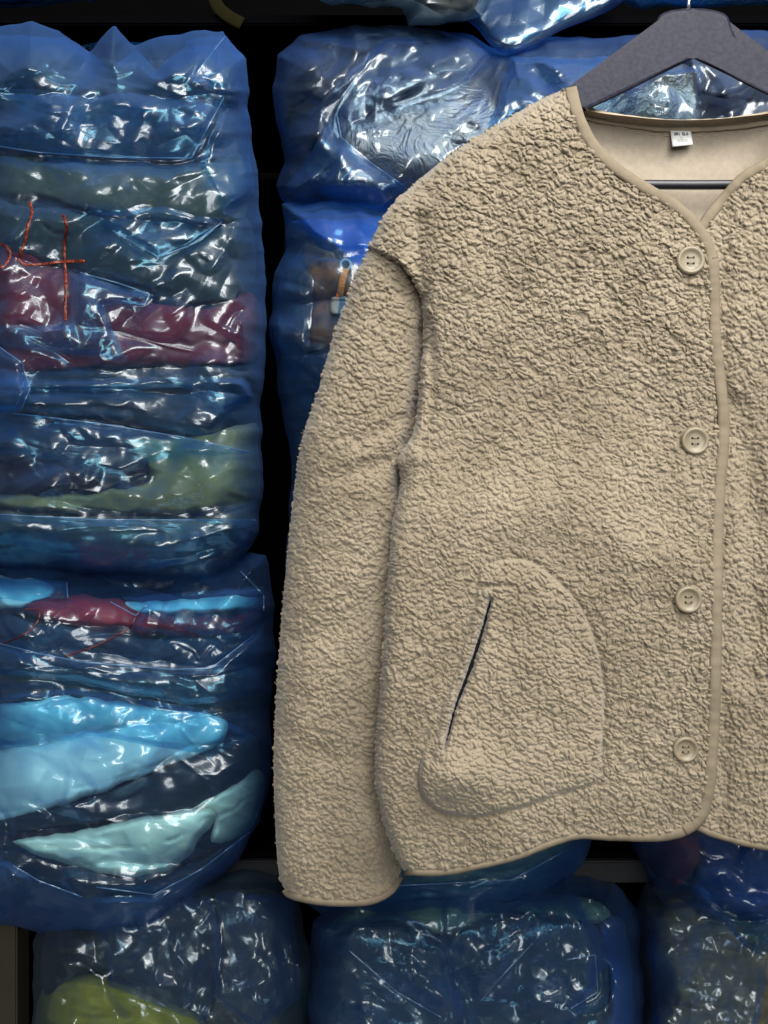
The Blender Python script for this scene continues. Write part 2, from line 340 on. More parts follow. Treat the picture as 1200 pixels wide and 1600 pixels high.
# ------------------------------------------------------------------ polythene bags and folded garments
class Bag:
    def __init__(s, name, label, poly, y_edge, bulge, Rp, step, film_mat, seed=1, wr=(1, 1, 1), aniso=(1.0, 1.0), ang=0.0,
                 streaks=(), nrand=40, rand_ang=(0, 25), rand_len=(60, 200), valleys=(), rolls=(), roll_amp=0.25, n=5, power=1.0, group='blue polythene bags of folded clothes'):
        sp_ = np.array(poly, float) if n <= 4 else smooth(poly, n)
        pp = resample(np.concatenate([sp_, sp_[:1]]), 5.0)[:-1]
        q = np.arange(len(pp)) * 5.0; k1 = gn(q / 47, q * 0 + seed * .37, seed) * 2.5 + gn(q / 17, q * 0 + seed * .71, seed + 1) * 1.2 - np.abs(gn(q / 60, q * 0 + .5, seed + 2)) * 7
        tt = np.roll(pp, -1, 0) - np.roll(pp, 1, 0); tt /= np.linalg.norm(tt, axis=1)[:, None] + 1e-9
        nn = np.stack([-tt[:, 1], tt[:, 0]], 1); ar = np.sum(pp[:, 0] * np.roll(pp[:, 1], -1) - np.roll(pp[:, 0], -1) * pp[:, 1])
        s.poly = pp - nn * (k1 * np.sign(ar))[:, None]; s.F = sdf(s.poly); s.y_edge = y_edge; s.bulge = bulge; s.Rp = Rp
        s.seed = seed; rr = random.Random(seed)
        s.rolls = [np.array(r, float) for r in rolls]; s.roll_amp = roll_amp
        x0, y0 = s.poly.min(0); x1, y1 = s.poly.max(0)
        st = step
        gx = np.arange(x0 - 8, x1 + 8, st); gy = np.arange(y0 - 8, y1 + 8, st)
        X, Y = np.meshgrid(gx, gy)
        ca, sa = math.cos(ang), math.sin(ang)
        U = (X * ca + Y * sa) / aniso[0]; V = (-X * sa + Y * ca) / aniso[1]
        wx = gn(U / 140, V / 140, seed) * 45; wy = gn(U / 140, V / 140, seed + 1) * 45
        W0 = 0.004 * wr[0] * gn(X / 210, Y / 170, seed + 8) + 0.0008 * wr[0] * gn(X / 90, Y / 60, seed + 9)
        Wc = crumple(X, Y, seed, 8, (70, 160), rand_ang[0], rand_ang[1], (0.10 * wr[1], 0.34 * wr[1]), 0.05, 0.4)
        Wc += crumple(X, Y, seed + 100, 6, (34, 90), rand_ang[0], rand_ang[1] * 1.5, (0.12 * wr[2], 0.36 * wr[2]), 0.25, 0.5, 100)
        Wc += crumple(X, Y, seed + 200, 4, (9, 20), rand_ang[0], 60, (0.06 * wr[2], 0.20 * wr[2]), 0.42, 0.6, 60)
        sts = list(streaks)
        for k in range(int(nrand * 1.5)):
            a = math.radians(rr.gauss(rand_ang[0], rand_ang[1])); L = rr.uniform(*rand_len)
            cx = rr.uniform(max(x0, -20), min(x1, 1220)); cy = rr.uniform(y0, min(y1, 1620))
            bend = rr.uniform(-.22, .22)
            pts = []
            for q in (-.5, -.17, .17, .5):
                pts.append((cx + math.cos(a) * L * q - math.sin(a) * bend * L * (q * q * 4 - .5), cy + math.sin(a) * L * q + math.cos(a) * bend * L * (q * q * 4 - .5)))
            sts.append((pts, rr.uniform(0.6, 2.0), rr.uniform(1.5, 4.5)))
        calm = np.zeros(X.shape); ridge = np.zeros(X.shape)
        for ki, (pts, amp, wd) in enumerate(sts):
            p = smooth(pts, 6, False) if len(pts) > 2 else np.array(pts, float)
            bb = (p.min(0) - 8 * wd, p.max(0) + 8 * wd)
            i0 = max(0, int((bb[0][0] - gx[0]) / st)); i1 = min(len(gx), int((bb[1][0] - gx[0]) / st) + 2)
            j0 = max(0, int((bb[0][1] - gy[0]) / st)); j1 = min(len(gy), int((bb[1][1] - gy[0]) / st) + 2)
            if i1 - i0 < 2 or j1 - j0 < 2: continue
            xs = X[j0:j1, i0:i1]; ys = Y[j0:j1, i0:i1]
            dist, qx, qy = seg_nearest(p, xs, ys, False)
            e0 = np.hypot(qx - p[0, 0], qy - p[0, 1]); e1 = np.hypot(qx - p[-1, 0], qy - p[-1, 1])
            Lp = np.hypot(*(p[-1] - p[0])) + 1e-6
            tap = np.clip(np.minimum(e0, e1) / (0.28 * Lp), 0.0, 1)
            ridge[j0:j1, i0:i1] += 0.001 * amp * np.exp(-np.sqrt((dist / (0.75 * wd)) ** 2 + 0.01)) * tap
            if ki < len(streaks):
                calm[j0:j1, i0:i1] = np.maximum(calm[j0:j1, i0:i1], np.exp(-(dist / (3.2 * wd)) ** 2) * tap)
        W = W0 + Wc * (1 - 0.9 * calm) + ridge
        for (pts, amp, wd) in valleys:
            p = smooth(pts, 6, False)
            bb = (x0 - 8, y0 - 8, x1 + 8, y1 + 8)
            dist = line_field(p, bb)(X, Y)
            W -= 0.001 * amp * np.exp(-(dist / wd) ** 2)
        s.W = Field(gx[0], gy[0], st, W)
        s.power = power
        def fr(X, Y, d):
            return s.base(X, Y, d) - s.W(X, Y) * np.clip(d / 14, 0.12, 1)
        s.front = fr
        def bk(X, Y, d): return s.y_edge + 0.10 * prof(d / 120)
        s.obj = sheet(name, s.poly, fr, film_mat, step, None, bk, 14, F=s.F)
        tag(s.obj, label, 'bag', group)
    def base(s, X, Y, d=None):
        if d is None: d = np.maximum(s.F(X, Y), 0)
        X = np.asarray(X, float); Y = np.asarray(Y, float)
        y = s.y_edge - s.bulge * prof(d / s.Rp) ** s.power
        if s.rolls:
            B = [np.interp(X, r[:, 0], r[:, 1]) + 9 * gn(X / 80, X * 0 + k * 3.7, s.seed + 40) + 3 * gn(X / 24, X * 0 + k * 3.7, s.seed + 41) for k, r in enumerate(s.rolls)]
            acc = np.zeros(X.shape)
            for k in range(len(B) - 1):
                h = np.maximum(B[k + 1] - B[k], 6); t = (Y - B[k]) / h; m = (t >= 0) & (t < 1)
                am = np.minimum(s.roll_amp * h * S, 0.020) * (0.75 + 0.5 * gn(X / 150, X * 0 + k * 5.1, s.seed + 42))
                pr = np.clip(1 - np.abs(2 * (t ** 0.85) - 1) ** 2.4, 0, 1)
                acc = np.where(m, am * pr, acc)
            y = y - acc * np.clip(d / 40, 0, 1)
        return y
    def at(s, X, Y): return s.front(X, Y, np.maximum(s.F(X, Y), 0))
def film_fold(bag, poly, off=0.004, seed=1, ang=0.0, sd=30, slope=(0.12, 0.36), lam=(60, 160), mat=None, step=1.6, edges=(), streaks=()):
    """a loose second thickness of film lying over the bag"""
    p = resample(np.array(list(poly) + [poly[0]], float), 5.0)[:-1]
    p = p + np.stack([gn(p[:, 0] / 25, p[:, 1] / 25, seed) * 3, gn(p[:, 0] / 25, p[:, 1] / 25, seed + 1) * 3], 1)
    F = sdf(p, 3.0); x0, y0 = p.min(0); x1, y1 = p.max(0)
    X, Y = np.meshgrid(np.arange(x0 - 6, x1 + 8, step), np.arange(y0 - 6, y1 + 8, step))
    W = crumple(X, Y, seed, 9, lam, ang, sd, slope, -0.05, 0.35, 110) + crumple(X, Y, seed + 9, 5, (22, 44), ang, sd * 1.3, (0.08, 0.22), 0.3, 0.55, 70)
    for (pts, amp, wd) in streaks:
        q = smooth(pts, 5, False) if len(pts) > 2 else np.array(pts, float)
        W += 0.001 * amp * np.exp(-np.sqrt((seg_nearest(q, X, Y, False)[0] / wd) ** 2 + 0.01))
    Wf = Field(x0 - 6, y0 - 6, step, W)
    def fr(X, Y, d):
        return bag.base(X, Y) - np.maximum(bag.W(X, Y), -0.002) * 0.5 - off * (0.35 + 0.65 * prof(d / 25)) - Wf(X, Y) * np.clip(d / 10, 0.3, 1)
    o = sheet('film_fold', p, fr, mat or M['film'], step, bag.obj, None, F=F)
    for e in edges:
        q = resample(np.array(e, float), 3.0)
        ribbon('fold_edge', q, 2.0, lambda X, Y: fr(X, Y, np.maximum(F(X, Y), 0)), M['film_edge'], o, thick=0.0006, n=6, proud=0.0003)
    return o
def garment(bag, label, poly, mat, gap=0.006, R=13, rd=0.012, seed=1, wr=1.0, step=3.0, cat='garment', name='folded_garment', folds=(), thick=0.05, n=5, aniso=(2.2, 1.0), layers=None, tilt=0, group='folded clothes inside the blue bags', hug=0.55):
    p = smooth(poly, n); p = resample(np.concatenate([p, p[:1]]), 6.0)[:-1]
    p = p + np.stack([gn(p[:, 0] / 30, p[:, 1] / 30, seed) * 3, gn(p[:, 0] / 34, p[:, 1] / 26, seed + 5) * 5 + gn(p[:, 0] / 9, p[:, 1] / 9, seed + 6) * 1.5], 1)
    gy_, gx_ = np.gradient(bag.F.A, bag.F.st); Gx = Field(bag.F.x0, bag.F.y0, bag.F.st, gx_); Gy = Field(bag.F.x0, bag.F.y0, bag.F.st, gy_)
    for _ in range(6):
        k = np.maximum(0, 5 - bag.F(p[:, 0], p[:, 1])); p = p + np.stack([Gx(p[:, 0], p[:, 1]) * k, Gy(p[:, 0], p[:, 1]) * k], 1) * 0.9
    F = sdf(p)
    cxs = np.arange(p[:, 0].min(), p[:, 0].max(), 8.0); top = np.full(len(cxs), 1e9); bot = np.full(len(cxs), -1e9)
    dp = resample(np.concatenate([p, p[:1]]), 2.0); ci = np.clip(((dp[:, 0] - cxs[0]) / 8 + .5).astype(int), 0, len(cxs) - 1)
    np.minimum.at(top, ci, dp[:, 1]); np.maximum.at(bot, ci, dp[:, 1])
    nl = layers if layers is not None else max(1, int(round((np.median(bot - top)) / 42.0)))
    def fr(X, Y, d):
        u = X / aniso[0]; v = Y / aniso[1]
        wx = gn(X / 90, Y / 60, seed) * 20
        rdg = 1 - np.abs(gn((u + wx) / 34, (v + wx) / 34, seed + 2)) * 2
        W = 0.004 * gn(X / 80, Y / 50, seed + 1) + 0.0022 * wr * rdg + 0.0008 * wr * gn(u / 10, v / 10, seed + 3)
        W = W + crumple(X, Y, seed + 700, 7, (26, 80), tilt, 30, (0.10 * wr, 0.30 * wr), 0.0, 0.4, 90)
        y = 0.022 * (1 - prof(np.maximum(bag.F(X, Y), 0) / 38)) + bag.base(X, Y) - hug * np.minimum(bag.W(X, Y), 0.006) + gap + rd * (1 - prof(d / R)) - W * np.clip(d / 10, 0, 1)
        for (pts, amp, wd) in folds:
            q = smooth(pts, 5, False) if len(pts) > 2 else np.array(pts, float)
            ds = line_field(q, (p[:, 0].min() - 10, p[:, 1].min() - 10, p[:, 0].max() + 10, p[:, 1].max() + 10), 3)(X, Y)
            y = y + 0.001 * amp * np.exp(-(ds / wd) ** 2)
        if nl > 1:
            tp = np.interp(X, cxs, top); bt = np.interp(X, cxs, bot)
            t = (Y - tp) / np.maximum(bt - tp, 8) * nl + 0.35 * gn(X / 120, Y / 60, seed + 9) + 0.12 * gn(X / 30, Y / 30, seed + 10)
            fr_ = t - np.floor(t); e = np.minimum(fr_, 1 - fr_) * np.maximum(bt - tp, 8) / nl
            ly = _h(np.floor(t), np.floor(t) * 0 + seed, 3)
            y = y + (0.007 * (1 - prof(e / 7.0)) + 0.004 * (ly - 0.5)) * sstep(0, 14, d)
        return np.maximum(y, bag.base(X, Y) - np.clip(bag.W(X, Y), -0.02, 0.0) + 0.0025)
    def bk(X, Y, d): return bag.base(X, Y) + gap + rd + thick * prof(d / 40)
    o = sheet(name, p, fr, mat, step, None, bk, 16, F=F)
    return tag(o, label, cat, group)
NAVY = cloth('navy_cloth', (0.004, 0.005, 0.010), (0.010, 0.012, 0.022), scale=30, gloss=0.2)
CHAR = cloth('charcoal_cloth', (0.008, 0.008, 0.009), (0.022, 0.021, 0.020), scale=25, gloss=0.2)
GREY = cloth('warm_grey_cloth', (0.045, 0.034, 0.025), (0.10, 0.076, 0.058), scale=22)
MAROON = cloth('maroon_cloth', (0.10, 0.005, 0.010), (0.17, 0.012, 0.018), scale=25)
RED = cloth('red_cloth', (0.22, 0.007, 0.012), (0.34, 0.016, 0.024), scale=25)
PLUM = cloth('plum_cloth', (0.018, 0.006, 0.010), (0.032, 0.012, 0.018), scale=25)
OLIVE = cloth('olive_cloth', (0.13, 0.078, 0.032), (0.25, 0.165, 0.078), scale=22)
WHITE = cloth('white_cloth', (0.50, 0.53, 0.53), (0.64, 0.66, 0.65), scale=15, bump=0.1)
CREAM = cloth('cream_cloth', (0.52, 0.46, 0.36), (0.66, 0.59, 0.47), scale=15)
SLATE = cloth('slate_blue_cloth', (0.009, 0.014, 0.032), (0.022, 0.032, 0.058), scale=22)
TEAL = cloth('dull_green_cloth', (0.09, 0.105, 0.075), (0.15, 0.16, 0.12), scale=22)
YELLOW = cloth('yellow_cloth', (0.19, 0.155, 0.018), (0.27, 0.22, 0.03), scale=18)
BROWN = cloth('brown_satin', (0.035, 0.012, 0.005), (0.26, 0.075, 0.02), scale=45, rough=0.5, gloss=0.2)
BLUE = cloth('bright_blue_cloth', (0.012, 0.05, 0.20), (0.03, 0.10, 0.32), scale=25)
POLY = cloth('black_shiny_wrap', (0.022, 0.021, 0.022), (0.05, 0.047, 0.045), scale=25, rough=0.35, gloss=0.4, coat=1.0, crinkle=0.35)
POLYB = cloth('brown_shiny_wrap', (0.06, 0.045, 0.03), (0.12, 0.09, 0.06), scale=25, rough=0.35, gloss=0.4, coat=1.0, crinkle=0.35)
PLAID = cloth('navy_plaid_cloth', (0.010, 0.02, 0.09), (0.02, 0.05, 0.15), scale=15)

# --- left column, upper bag
b1 = Bag('plastic_bag', 'big blue bag with red handwritten 04, upper left', [(-60, 44), (0, 40), (48, 34), (95, 44), (140, 82), (158, 58), (180, 40), (212, 66), (250, 58), (320, 42), (350, 48), (385, 88), (390, 140), (392, 200), (406, 290), (414, 400), (417, 500), (413, 600), (410, 700), (413, 780), (405, 835), (372, 890), (335, 926), (290, 930), (200, 914), (100, 903), (0, 890), (-60, 888)],
    0.21, 0.15, 90, 1.4, M['film'], seed=11, aniso=(1.6, 0.8), ang=0.05, roll_amp=0.19, wr=(1.0, 1.25, 1.1), nrand=46, rand_ang=(8, 22), rand_len=(60, 190), n=4, rolls=[[(-80, 20), (140, 40), (300, 40), (430, 40)], [(-80, 140), (140, 150), (300, 150), (430, 150)], [(-80, 236), (140, 254), (300, 258), (430, 240)], [(-80, 300), (140, 335), (300, 352), (430, 340)], [(-80, 374), (140, 434), (300, 478), (430, 462)], [(-80, 578), (140, 577), (300, 574), (430, 572)], [(-80, 612), (140, 614), (300, 616), (430, 612)], [(-80, 646), (140, 668), (300, 682), (430, 658)], [(-80, 768), (140, 790), (300, 800), (430, 780)], [(-80, 850), (140, 866), (300, 868), (430, 840)], [(-80, 888), (140, 910), (300, 930), (430, 920)]],
    streaks=[([(-10, 606), (140, 604), (300, 604), (350, 596)], 3.2, 5), ([(20, 645), (150, 660), (280, 680), (395, 708)], 3.0, 4.5), ([(-10, 670), (80, 700), (190, 705), (255, 712)], 2.4, 5),
             ([(-20, 222), (60, 238), (180, 246), (298, 247), (346, 160)], 3.0, 5), ([(35, 108), (120, 118), (200, 135), (290, 150)], 2.6, 6), ([(0, 45), (95, 50), (140, 72), (174, 104)], 3.2, 4),
             ([(174, 106), (212, 66), (244, 108), (262, 90), (290, 60)], 3.4, 4), ([(352, 50), (320, 95), (300, 125)], 3.2, 4), ([(175, 358), (210, 378), (248, 402)], 2.6, 3), ([(248, 402), (300, 380), (347, 346)], 2.6, 3),
             ([(125, 425), (180, 442), (235, 458), (225, 476), (190, 470)], 2.4, 3), ([(30, 520), (80, 545), (140, 580)], 2.6, 3.5), ([(110, 500), (180, 520), (260, 540), (340, 556)], 2.2, 3), ([(5, 500), (60, 520), (90, 540)], 2.4, 3),
             ([(-10, 800), (150, 815), (300, 824), (400, 820)], 2.8, 5), ([(80, 835), (200, 828), (310, 830)], 2.4, 5), ([(0, 845), (40, 862), (60, 880), (120, 872)], 2.6, 4), ([(160, 900), (260, 880), (330, 850), (380, 815)], 2.2, 5),
             ([(350, 520), (368, 490), (385, 495)], 3.0, 4), ([(290, 605), (330, 620), (350, 640)], 3.2, 5), ([(190, 745), (230, 755), (240, 730)], 2.6, 4)],
    valleys=[([(-20, 300), (100, 320), (200, 350), (400, 350)], 4, 14), ([(-20, 580), (200, 578), (420, 575)], 5, 12), ([(-20, 690), (200, 745), (300, 690), (420, 660)], 4, 12), ([(-20, 770), (200, 790), (420, 780)], 4, 10)])
garment(b1, 'black folded garment topping the pile in upper left bag', [(-60, 62), (90, 62), (150, 92), (240, 95), (340, 70), (372, 130), (360, 158), (200, 150), (-60, 132)], NAVY, seed=21)
garment(b1, 'slate blue garment near top of upper left bag', [(-60, 134), (200, 152), (362, 162), (375, 235), (300, 258), (120, 252), (-60, 235)], SLATE, seed=22)
garment(b1, 'crumpled greenish grey garment in upper left bag', [(-60, 236), (120, 254), (300, 260), (376, 240), (386, 330), (330, 352), (180, 340), (60, 312), (-60, 300)], GREY, seed=23, wr=1.6, layers=1)
garment(b1, 'charcoal sheet of cloth sagging behind red 04', [(-60, 298), (60, 314), (180, 344), (330, 356), (388, 340), (396, 440), (330, 478), (240, 470), (120, 425), (-60, 372)], CHAR, seed=24, wr=1.2, layers=2)
garment(b1, 'maroon folded garment mid pile of upper left bag', [(-60, 376), (120, 428), (240, 472), (330, 480), (398, 458), (402, 560), (300, 574), (120, 576), (-60, 578)], MAROON, seed=25, layers=1, folds=[([(-40, 500), (150, 520), (400, 540)], 5, 5)])
garment(b1, 'black tightly folded garment below the maroon one', [(-60, 580), (200, 578), (400, 572), (402, 655), (300, 680), (120, 655), (-60, 645)], NAVY, seed=26, folds=[([(-40, 612), (200, 616), (400, 612)], 6, 5), ([(-40, 632), (200, 640), (400, 640)], 5, 5)])
garment(b1, 'dark plum rolled garment in upper left bag', [(-60, 648), (120, 660), (220, 690), (250, 720), (225, 752), (100, 768), (-60, 766)], PLUM, gap=0.003, R=34, rd=0.03, seed=27, layers=1)
garment(b1, 'rumpled olive garment under the plum roll', [(200, 690), (300, 680), (400, 665), (404, 775), (330, 800), (150, 802), (-60, 790), (-60, 772), (100, 772), (230, 752)], OLIVE, gap=0.009, seed=28, layers=1, wr=1.8)
garment(b1, 'slate grey garment second from bottom of upper left bag', [(-60, 800), (150, 808), (330, 806), (400, 785), (392, 830), (340, 868), (200, 870), (-60, 850)], GREY, gap=0.01, seed=29)
garment(b1, 'dark garment lining the bottom of upper left bag', [(-60, 850), (200, 868), (340, 868), (320, 905), (200, 900), (-60, 880)], SLATE, gap=0.02, seed=30)

# --- left column, lower bag
b2 = Bag('plastic_bag', 'big blue bag holding white garment, lower left', [(-60, 870), (0, 868), (100, 872), (230, 868), (330, 868), (390, 862), (415, 868), (430, 930), (432, 1000), (428, 1080), (424, 1150), (422, 1220), (408, 1285), (370, 1345), (300, 1420), (236, 1474), (205, 1481), (110, 1470), (50, 1456), (0, 1446), (-60, 1440)],
    0.235, 0.165, 120, 1.5, M['film'], seed=41, aniso=(1.6, 0.9), ang=0.06, roll_amp=0.21, wr=(1.0, 1.2, 1.1), nrand=40, rand_ang=(0, 30), n=4, rolls=[[(-80, 860), (140, 860), (300, 860), (430, 860)], [(-80, 900), (140, 908), (300, 930), (430, 920)], [(-80, 955), (140, 980), (300, 994), (430, 985)], [(-80, 1008), (140, 1020), (300, 1040), (430, 1035)], [(-80, 1034), (140, 1050), (300, 1058), (430, 1044)], [(-80, 1110), (140, 1090), (300, 1120), (430, 1125)], [(-80, 1180), (140, 1150), (300, 1118), (430, 1110)], [(-80, 1286), (140, 1250), (300, 1170), (430, 1140)], [(-80, 1305), (140, 1285), (300, 1262), (430, 1200)], [(-80, 1320), (140, 1355), (300, 1345), (430, 1280)], [(-80, 1440), (140, 1470), (300, 1440), (430, 1400)]],
    streaks=[([(-10, 1000), (60, 1022), (125, 1035), (200, 1042), (268, 1046), (330, 1045), (396, 992)], 3.0, 4), ([(268, 1045), (265, 1005), (300, 1015), (312, 1030), (330, 1010), (345, 1030)], 3.0, 3.5),
             ([(-10, 1058), (110, 1064), (200, 1085), (310, 1102)], 2.6, 4), ([(100, 1000), (180, 990), (240, 1000)], 2.2, 4), ([(170, 940), (210, 962), (228, 948)], 2.6, 3), ([(370, 890), (412, 930), (412, 955)], 2.6, 4),
             ([(20, 1352), (60, 1375), (130, 1402)], 3.2, 5), ([(150, 1385), (240, 1398), (315, 1358)], 3.2, 4), ([(60, 1330), (170, 1365), (230, 1375)], 2.6, 5), ([(0, 1290), (130, 1310), (230, 1345)], 2.0, 5), ([(120, 1455), (240, 1430), (330, 1370)], 2.4, 6), ([(300, 935), (345, 970), (365, 985)], 2.6, 3)],
    valleys=[([(-20, 1060), (200, 1085), (420, 1110)], 5, 14), ([(-20, 1280), (150, 1265), (350, 1170)], 6, 16)])
garment(b2, 'white garment corner at very top of lower left bag', [(-60, 900), (60, 906), (88, 918), (70, 938), (20, 948), (-60, 946)], WHITE, seed=51, gap=0.006)
garment(b2, 'pale garment strip beside the red one in lower left bag', [(196, 940), (300, 937), (392, 930), (396, 950), (330, 957), (222, 956)], WHITE, seed=52, gap=0.005)
garment(b2, 'red garment folded near top of lower left bag', [(40, 950), (75, 928), (180, 936), (260, 962), (395, 955), (425, 905), (428, 985), (300, 995), (240, 990), (100, 975)], RED, seed=53, gap=0.010)
garment(b2, 'navy garment under the red one in lower left bag', [(-60, 958), (100, 978), (240, 996), (410, 990), (405, 1040), (250, 1055), (-60, 1030)], SLATE, seed=54, gap=0.009)
garment(b2, 'black thin garments above big white garment', [(-60, 1032), (250, 1058), (400, 1046), (392, 1120), (320, 1125), (160, 1090), (-60, 1110)], CHAR, seed=55, gap=0.01, folds=[([(-60, 1070), (300, 1095)], 6, 5)])
garment(b2, 'large white garment with gathered hem in lower left bag', [(-60, 1125), (80, 1085), (200, 1100), (335, 1114), (356, 1130), (352, 1150), (330, 1170), (230, 1207), (120, 1250), (-60, 1285)], WHITE, seed=56, layers=1, gap=0.004, R=22, rd=0.018, folds=[([(-60, 1185), (90, 1160), (260, 1120)], 7, 6), ([(-60, 1262), (150, 1225), (330, 1165)], 3, 3)] + [([(x_, 1272 - (x_ + 60) * 0.16), (x_ + 5, 1228 - (x_ + 60) * 0.14 + (x_ * 7) % 11)], 1.6, 2.2) for x_ in range(-6, 190, 13)], wr=0.8, tilt=-18)
garment(b2, 'navy garment below the large white one', [(-60, 1288), (120, 1254), (235, 1210), (335, 1168), (395, 1150), (400, 1200), (300, 1260), (140, 1285), (-60, 1305)], NAVY, seed=57, gap=0.012)
garment(b2, 'pale garment at right edge of lower left bag, below the navy one', [(296, 1260), (340, 1236), (404, 1200), (412, 1250), (385, 1300), (330, 1316), (334, 1276)], CREAM, seed=58, gap=0.022)
garment(b2, 'cream garment near bottom of lower left bag', [(20, 1314), (100, 1302), (200, 1282), (300, 1262), (338, 1272), (314, 1310), (286, 1346), (235, 1368), (150, 1362), (80, 1342)], CREAM, seed=59, layers=2, gap=0.008, R=18, rd=0.02, wr=1.2, tilt=-10)
garment(b2, 'navy bundle at the bottom of lower left bag', [(-60, 1310), (40, 1320), (190, 1366), (300, 1350), (380, 1300), (330, 1375), (235, 1440), (120, 1440), (-60, 1415)], NAVY, seed=60, gap=0.03)

film_fold(b1, [(-60, 50), (100, 58), (140, 82), (174, 106), (212, 78), (244, 108), (290, 74), (348, 66), (352, 150), (300, 248), (180, 246), (60, 238), (-60, 222)], 0.006, 301, 8, 28,
    edges=[[(-30, 224), (60, 238), (180, 246), (299, 247), (350, 152)]], streaks=[([(40, 108), (130, 122), (290, 150)], 2.5, 6), ([(0, 150), (100, 165), (200, 150)], 2.5, 7), ([(320, 90), (300, 130)], 3, 5)])
film_fold(b1, [(290, 62), (352, 54), (384, 92), (388, 200), (398, 300), (350, 340), (310, 260), (352, 152), (300, 120)], 0.004, 311, 75, 25, edges=[[(352, 56), (322, 95), (300, 122)]])
film_fold(b1, [(130, 330), (250, 322), (348, 346), (300, 382), (248, 402), (176, 360)], 0.007, 321, -10, 50, edges=[[(176, 360), (248, 402), (300, 382), (347, 347)]])
film_fold(b1, [(109, 424), (235, 460), (225, 478), (160, 476), (200, 566), (60, 548), (-60, 530), (-60, 512), (60, 508), (110, 506)], 0.005, 331, 25, 25, edges=[[(125, 426), (180, 441), (234, 459), (226, 476), (190, 470)]])
film_fold(b1, [(-60, 536), (0, 542), (34, 566), (48, 606), (34, 640), (-60, 648)], 0.010, 341, 30, 60, mat=M['film_brightened'], edges=[[(0, 543), (34, 567), (47, 606), (34, 638)]])
film_fold(b1, [(-60, 640), (30, 646), (150, 660), (280, 682), (396, 708), (250, 716), (190, 745), (90, 720), (-60, 700)], 0.006, 351, 8, 14, edges=[[(20, 646), (150, 661), (280, 682), (394, 707)]])
film_fold(b1, [(-60, 800), (150, 812), (404, 812), (396, 846), (330, 870), (240, 892), (120, 898), (-60, 880)], 0.006, 361, 2, 22, edges=[[(-30, 802), (150, 812), (400, 813)]], streaks=[([(80, 835), (200, 828), (310, 830)], 3, 5)])
film_fold(b1, [(-60, 590), (120, 592), (300, 588), (380, 590), (400, 620), (350, 650), (290, 606), (140, 612), (-60, 616)], 0.006, 371, 0, 12, streaks=[([(-40, 604), (140, 603), (300, 603)], 3.4, 5)])
film_fold(b2, [(-60, 902), (60, 904), (104, 908), (106, 934), (60, 938), (-60, 934)], 0.010, 401, 10, 40, edges=[[(104, 909), (106, 934)]])
film_fold(b2, [(-60, 990), (60, 1018), (125, 1033), (200, 1042), (268, 1046), (330, 1045), (396, 992), (420, 960), (424, 1080), (310, 1102), (200, 1085), (110, 1064), (-60, 1050)], 0.006, 411, 8, 25, edges=[[(-30, 998), (60, 1021), (125, 1034), (268, 1046), (330, 1044), (396, 993)]])
film_fold(b2, [(190, 935), (300, 925), (412, 915), (424, 960), (380, 1000), (300, 990), (228, 962)], 0.006, 421, -20, 40, edges=[[(172, 940), (212, 962), (230, 945)], [(375, 892), (412, 930), (412, 955)]])
film_fold(b2, [(-60, 1320), (20, 1350), (60, 1376), (130, 1402), (240, 1398), (315, 1358), (396, 1290), (370, 1340), (300, 1412), (220, 1466), (110, 1460), (-60, 1430)], 0.005, 431, 18, 30, mat=M['film_brightened'], edges=[[(150, 1386), (240, 1398), (315, 1358), (390, 1300)], [(20, 1352), (60, 1376), (130, 1402)]])
film_fold(b2, [(-60, 1090), (120, 1075), (330, 1110), (400, 1150), (330, 1180), (150, 1150), (-60, 1180)], 0.006, 441, -15, 30)

def marks(bag, strokes, width, mat, label, lift=0.0):
    allV = []; allQ = []; n0 = 0
    root = None
    for st in strokes:
        p = resample(smooth(st, 6, False), 2.0)
        o = ribbon('marker_stroke', p, width, lambda X, Y: bag.at(X, Y) - lift, mat, bag.obj, thick=0.0004, n=6, proud=0.0004)
marks(b1, [[(46, 315), (50, 333), (44, 351), (39, 377), (31, 398), (31, 409), (42, 414), (63, 413), (95, 409), (132, 408)], [(98, 335), (104, 353), (101, 377), (101, 409), (103, 442), (102, 474), (102, 500)],
           [(-24, 400), (-18, 386), (-5, 382), (8, 384), (16, 395), (11, 410), (-2, 420), (-16, 418), (-24, 404)]], 5.0, M['marker'], None)
marks(b2, [[(38, 952), (60, 953), (58, 972), (37, 992), (0, 1007), (-20, 1012)], [(214, 958), (202, 981), (180, 994), (150, 1009), (101, 1026)]], 3.0, M['marker2'], None)

# --- middle column, upper bag behind the hanger
b3 = Bag('plastic_bag', 'knotted blue bag behind hanger and jacket shoulder', [(424, 130), (432, 86), (470, 52), (550, 36), (640, 34), (730, 50), (790, 78), (850, 56), (960, 52), (1060, 40), (1200, 46), (1320, 60), (1330, 420), (1000, 440), (700, 360), (560, 340), (500, 330), (455, 328), (436, 312), (430, 292), (444, 250), (428, 190)],
    0.30, 0.13, 120, 1.7, M['film_grey'], seed=71, aniso=(1.0, 1.0), ang=-0.6, nrand=44, rand_ang=(-45, 40), rand_len=(40, 140), wr=(1.4, 2.2, 1.5), n=4,
    streaks=[([(605, 45), (560, 120), (525, 175), (532, 215), (580, 255), (625, 285)], 4.5, 5), ([(430, 305), (520, 318), (600, 322)], 3.5, 5), ([(800, 80), (740, 130), (715, 205)], 4, 7), ([(800, 80), (850, 120), (880, 150)], 3.5, 6), ([(800, 80), (700, 140), (560, 180)], 3, 7), ([(800, 80), (930, 90), (1000, 70)], 3, 6), ([(800, 80), (770, 160), (790, 200)], 3, 6)])
garment(b3, 'black shiny wrapped garment left of jacket shoulder', [(495, 230), (520, 190), (580, 180), (700, 120), (760, 130), (800, 240), (780, 330), (640, 335), (540, 312), (490, 300)], POLY, seed=81, layers=1, gap=0.008, wr=2.2, aniso=(1, 1))
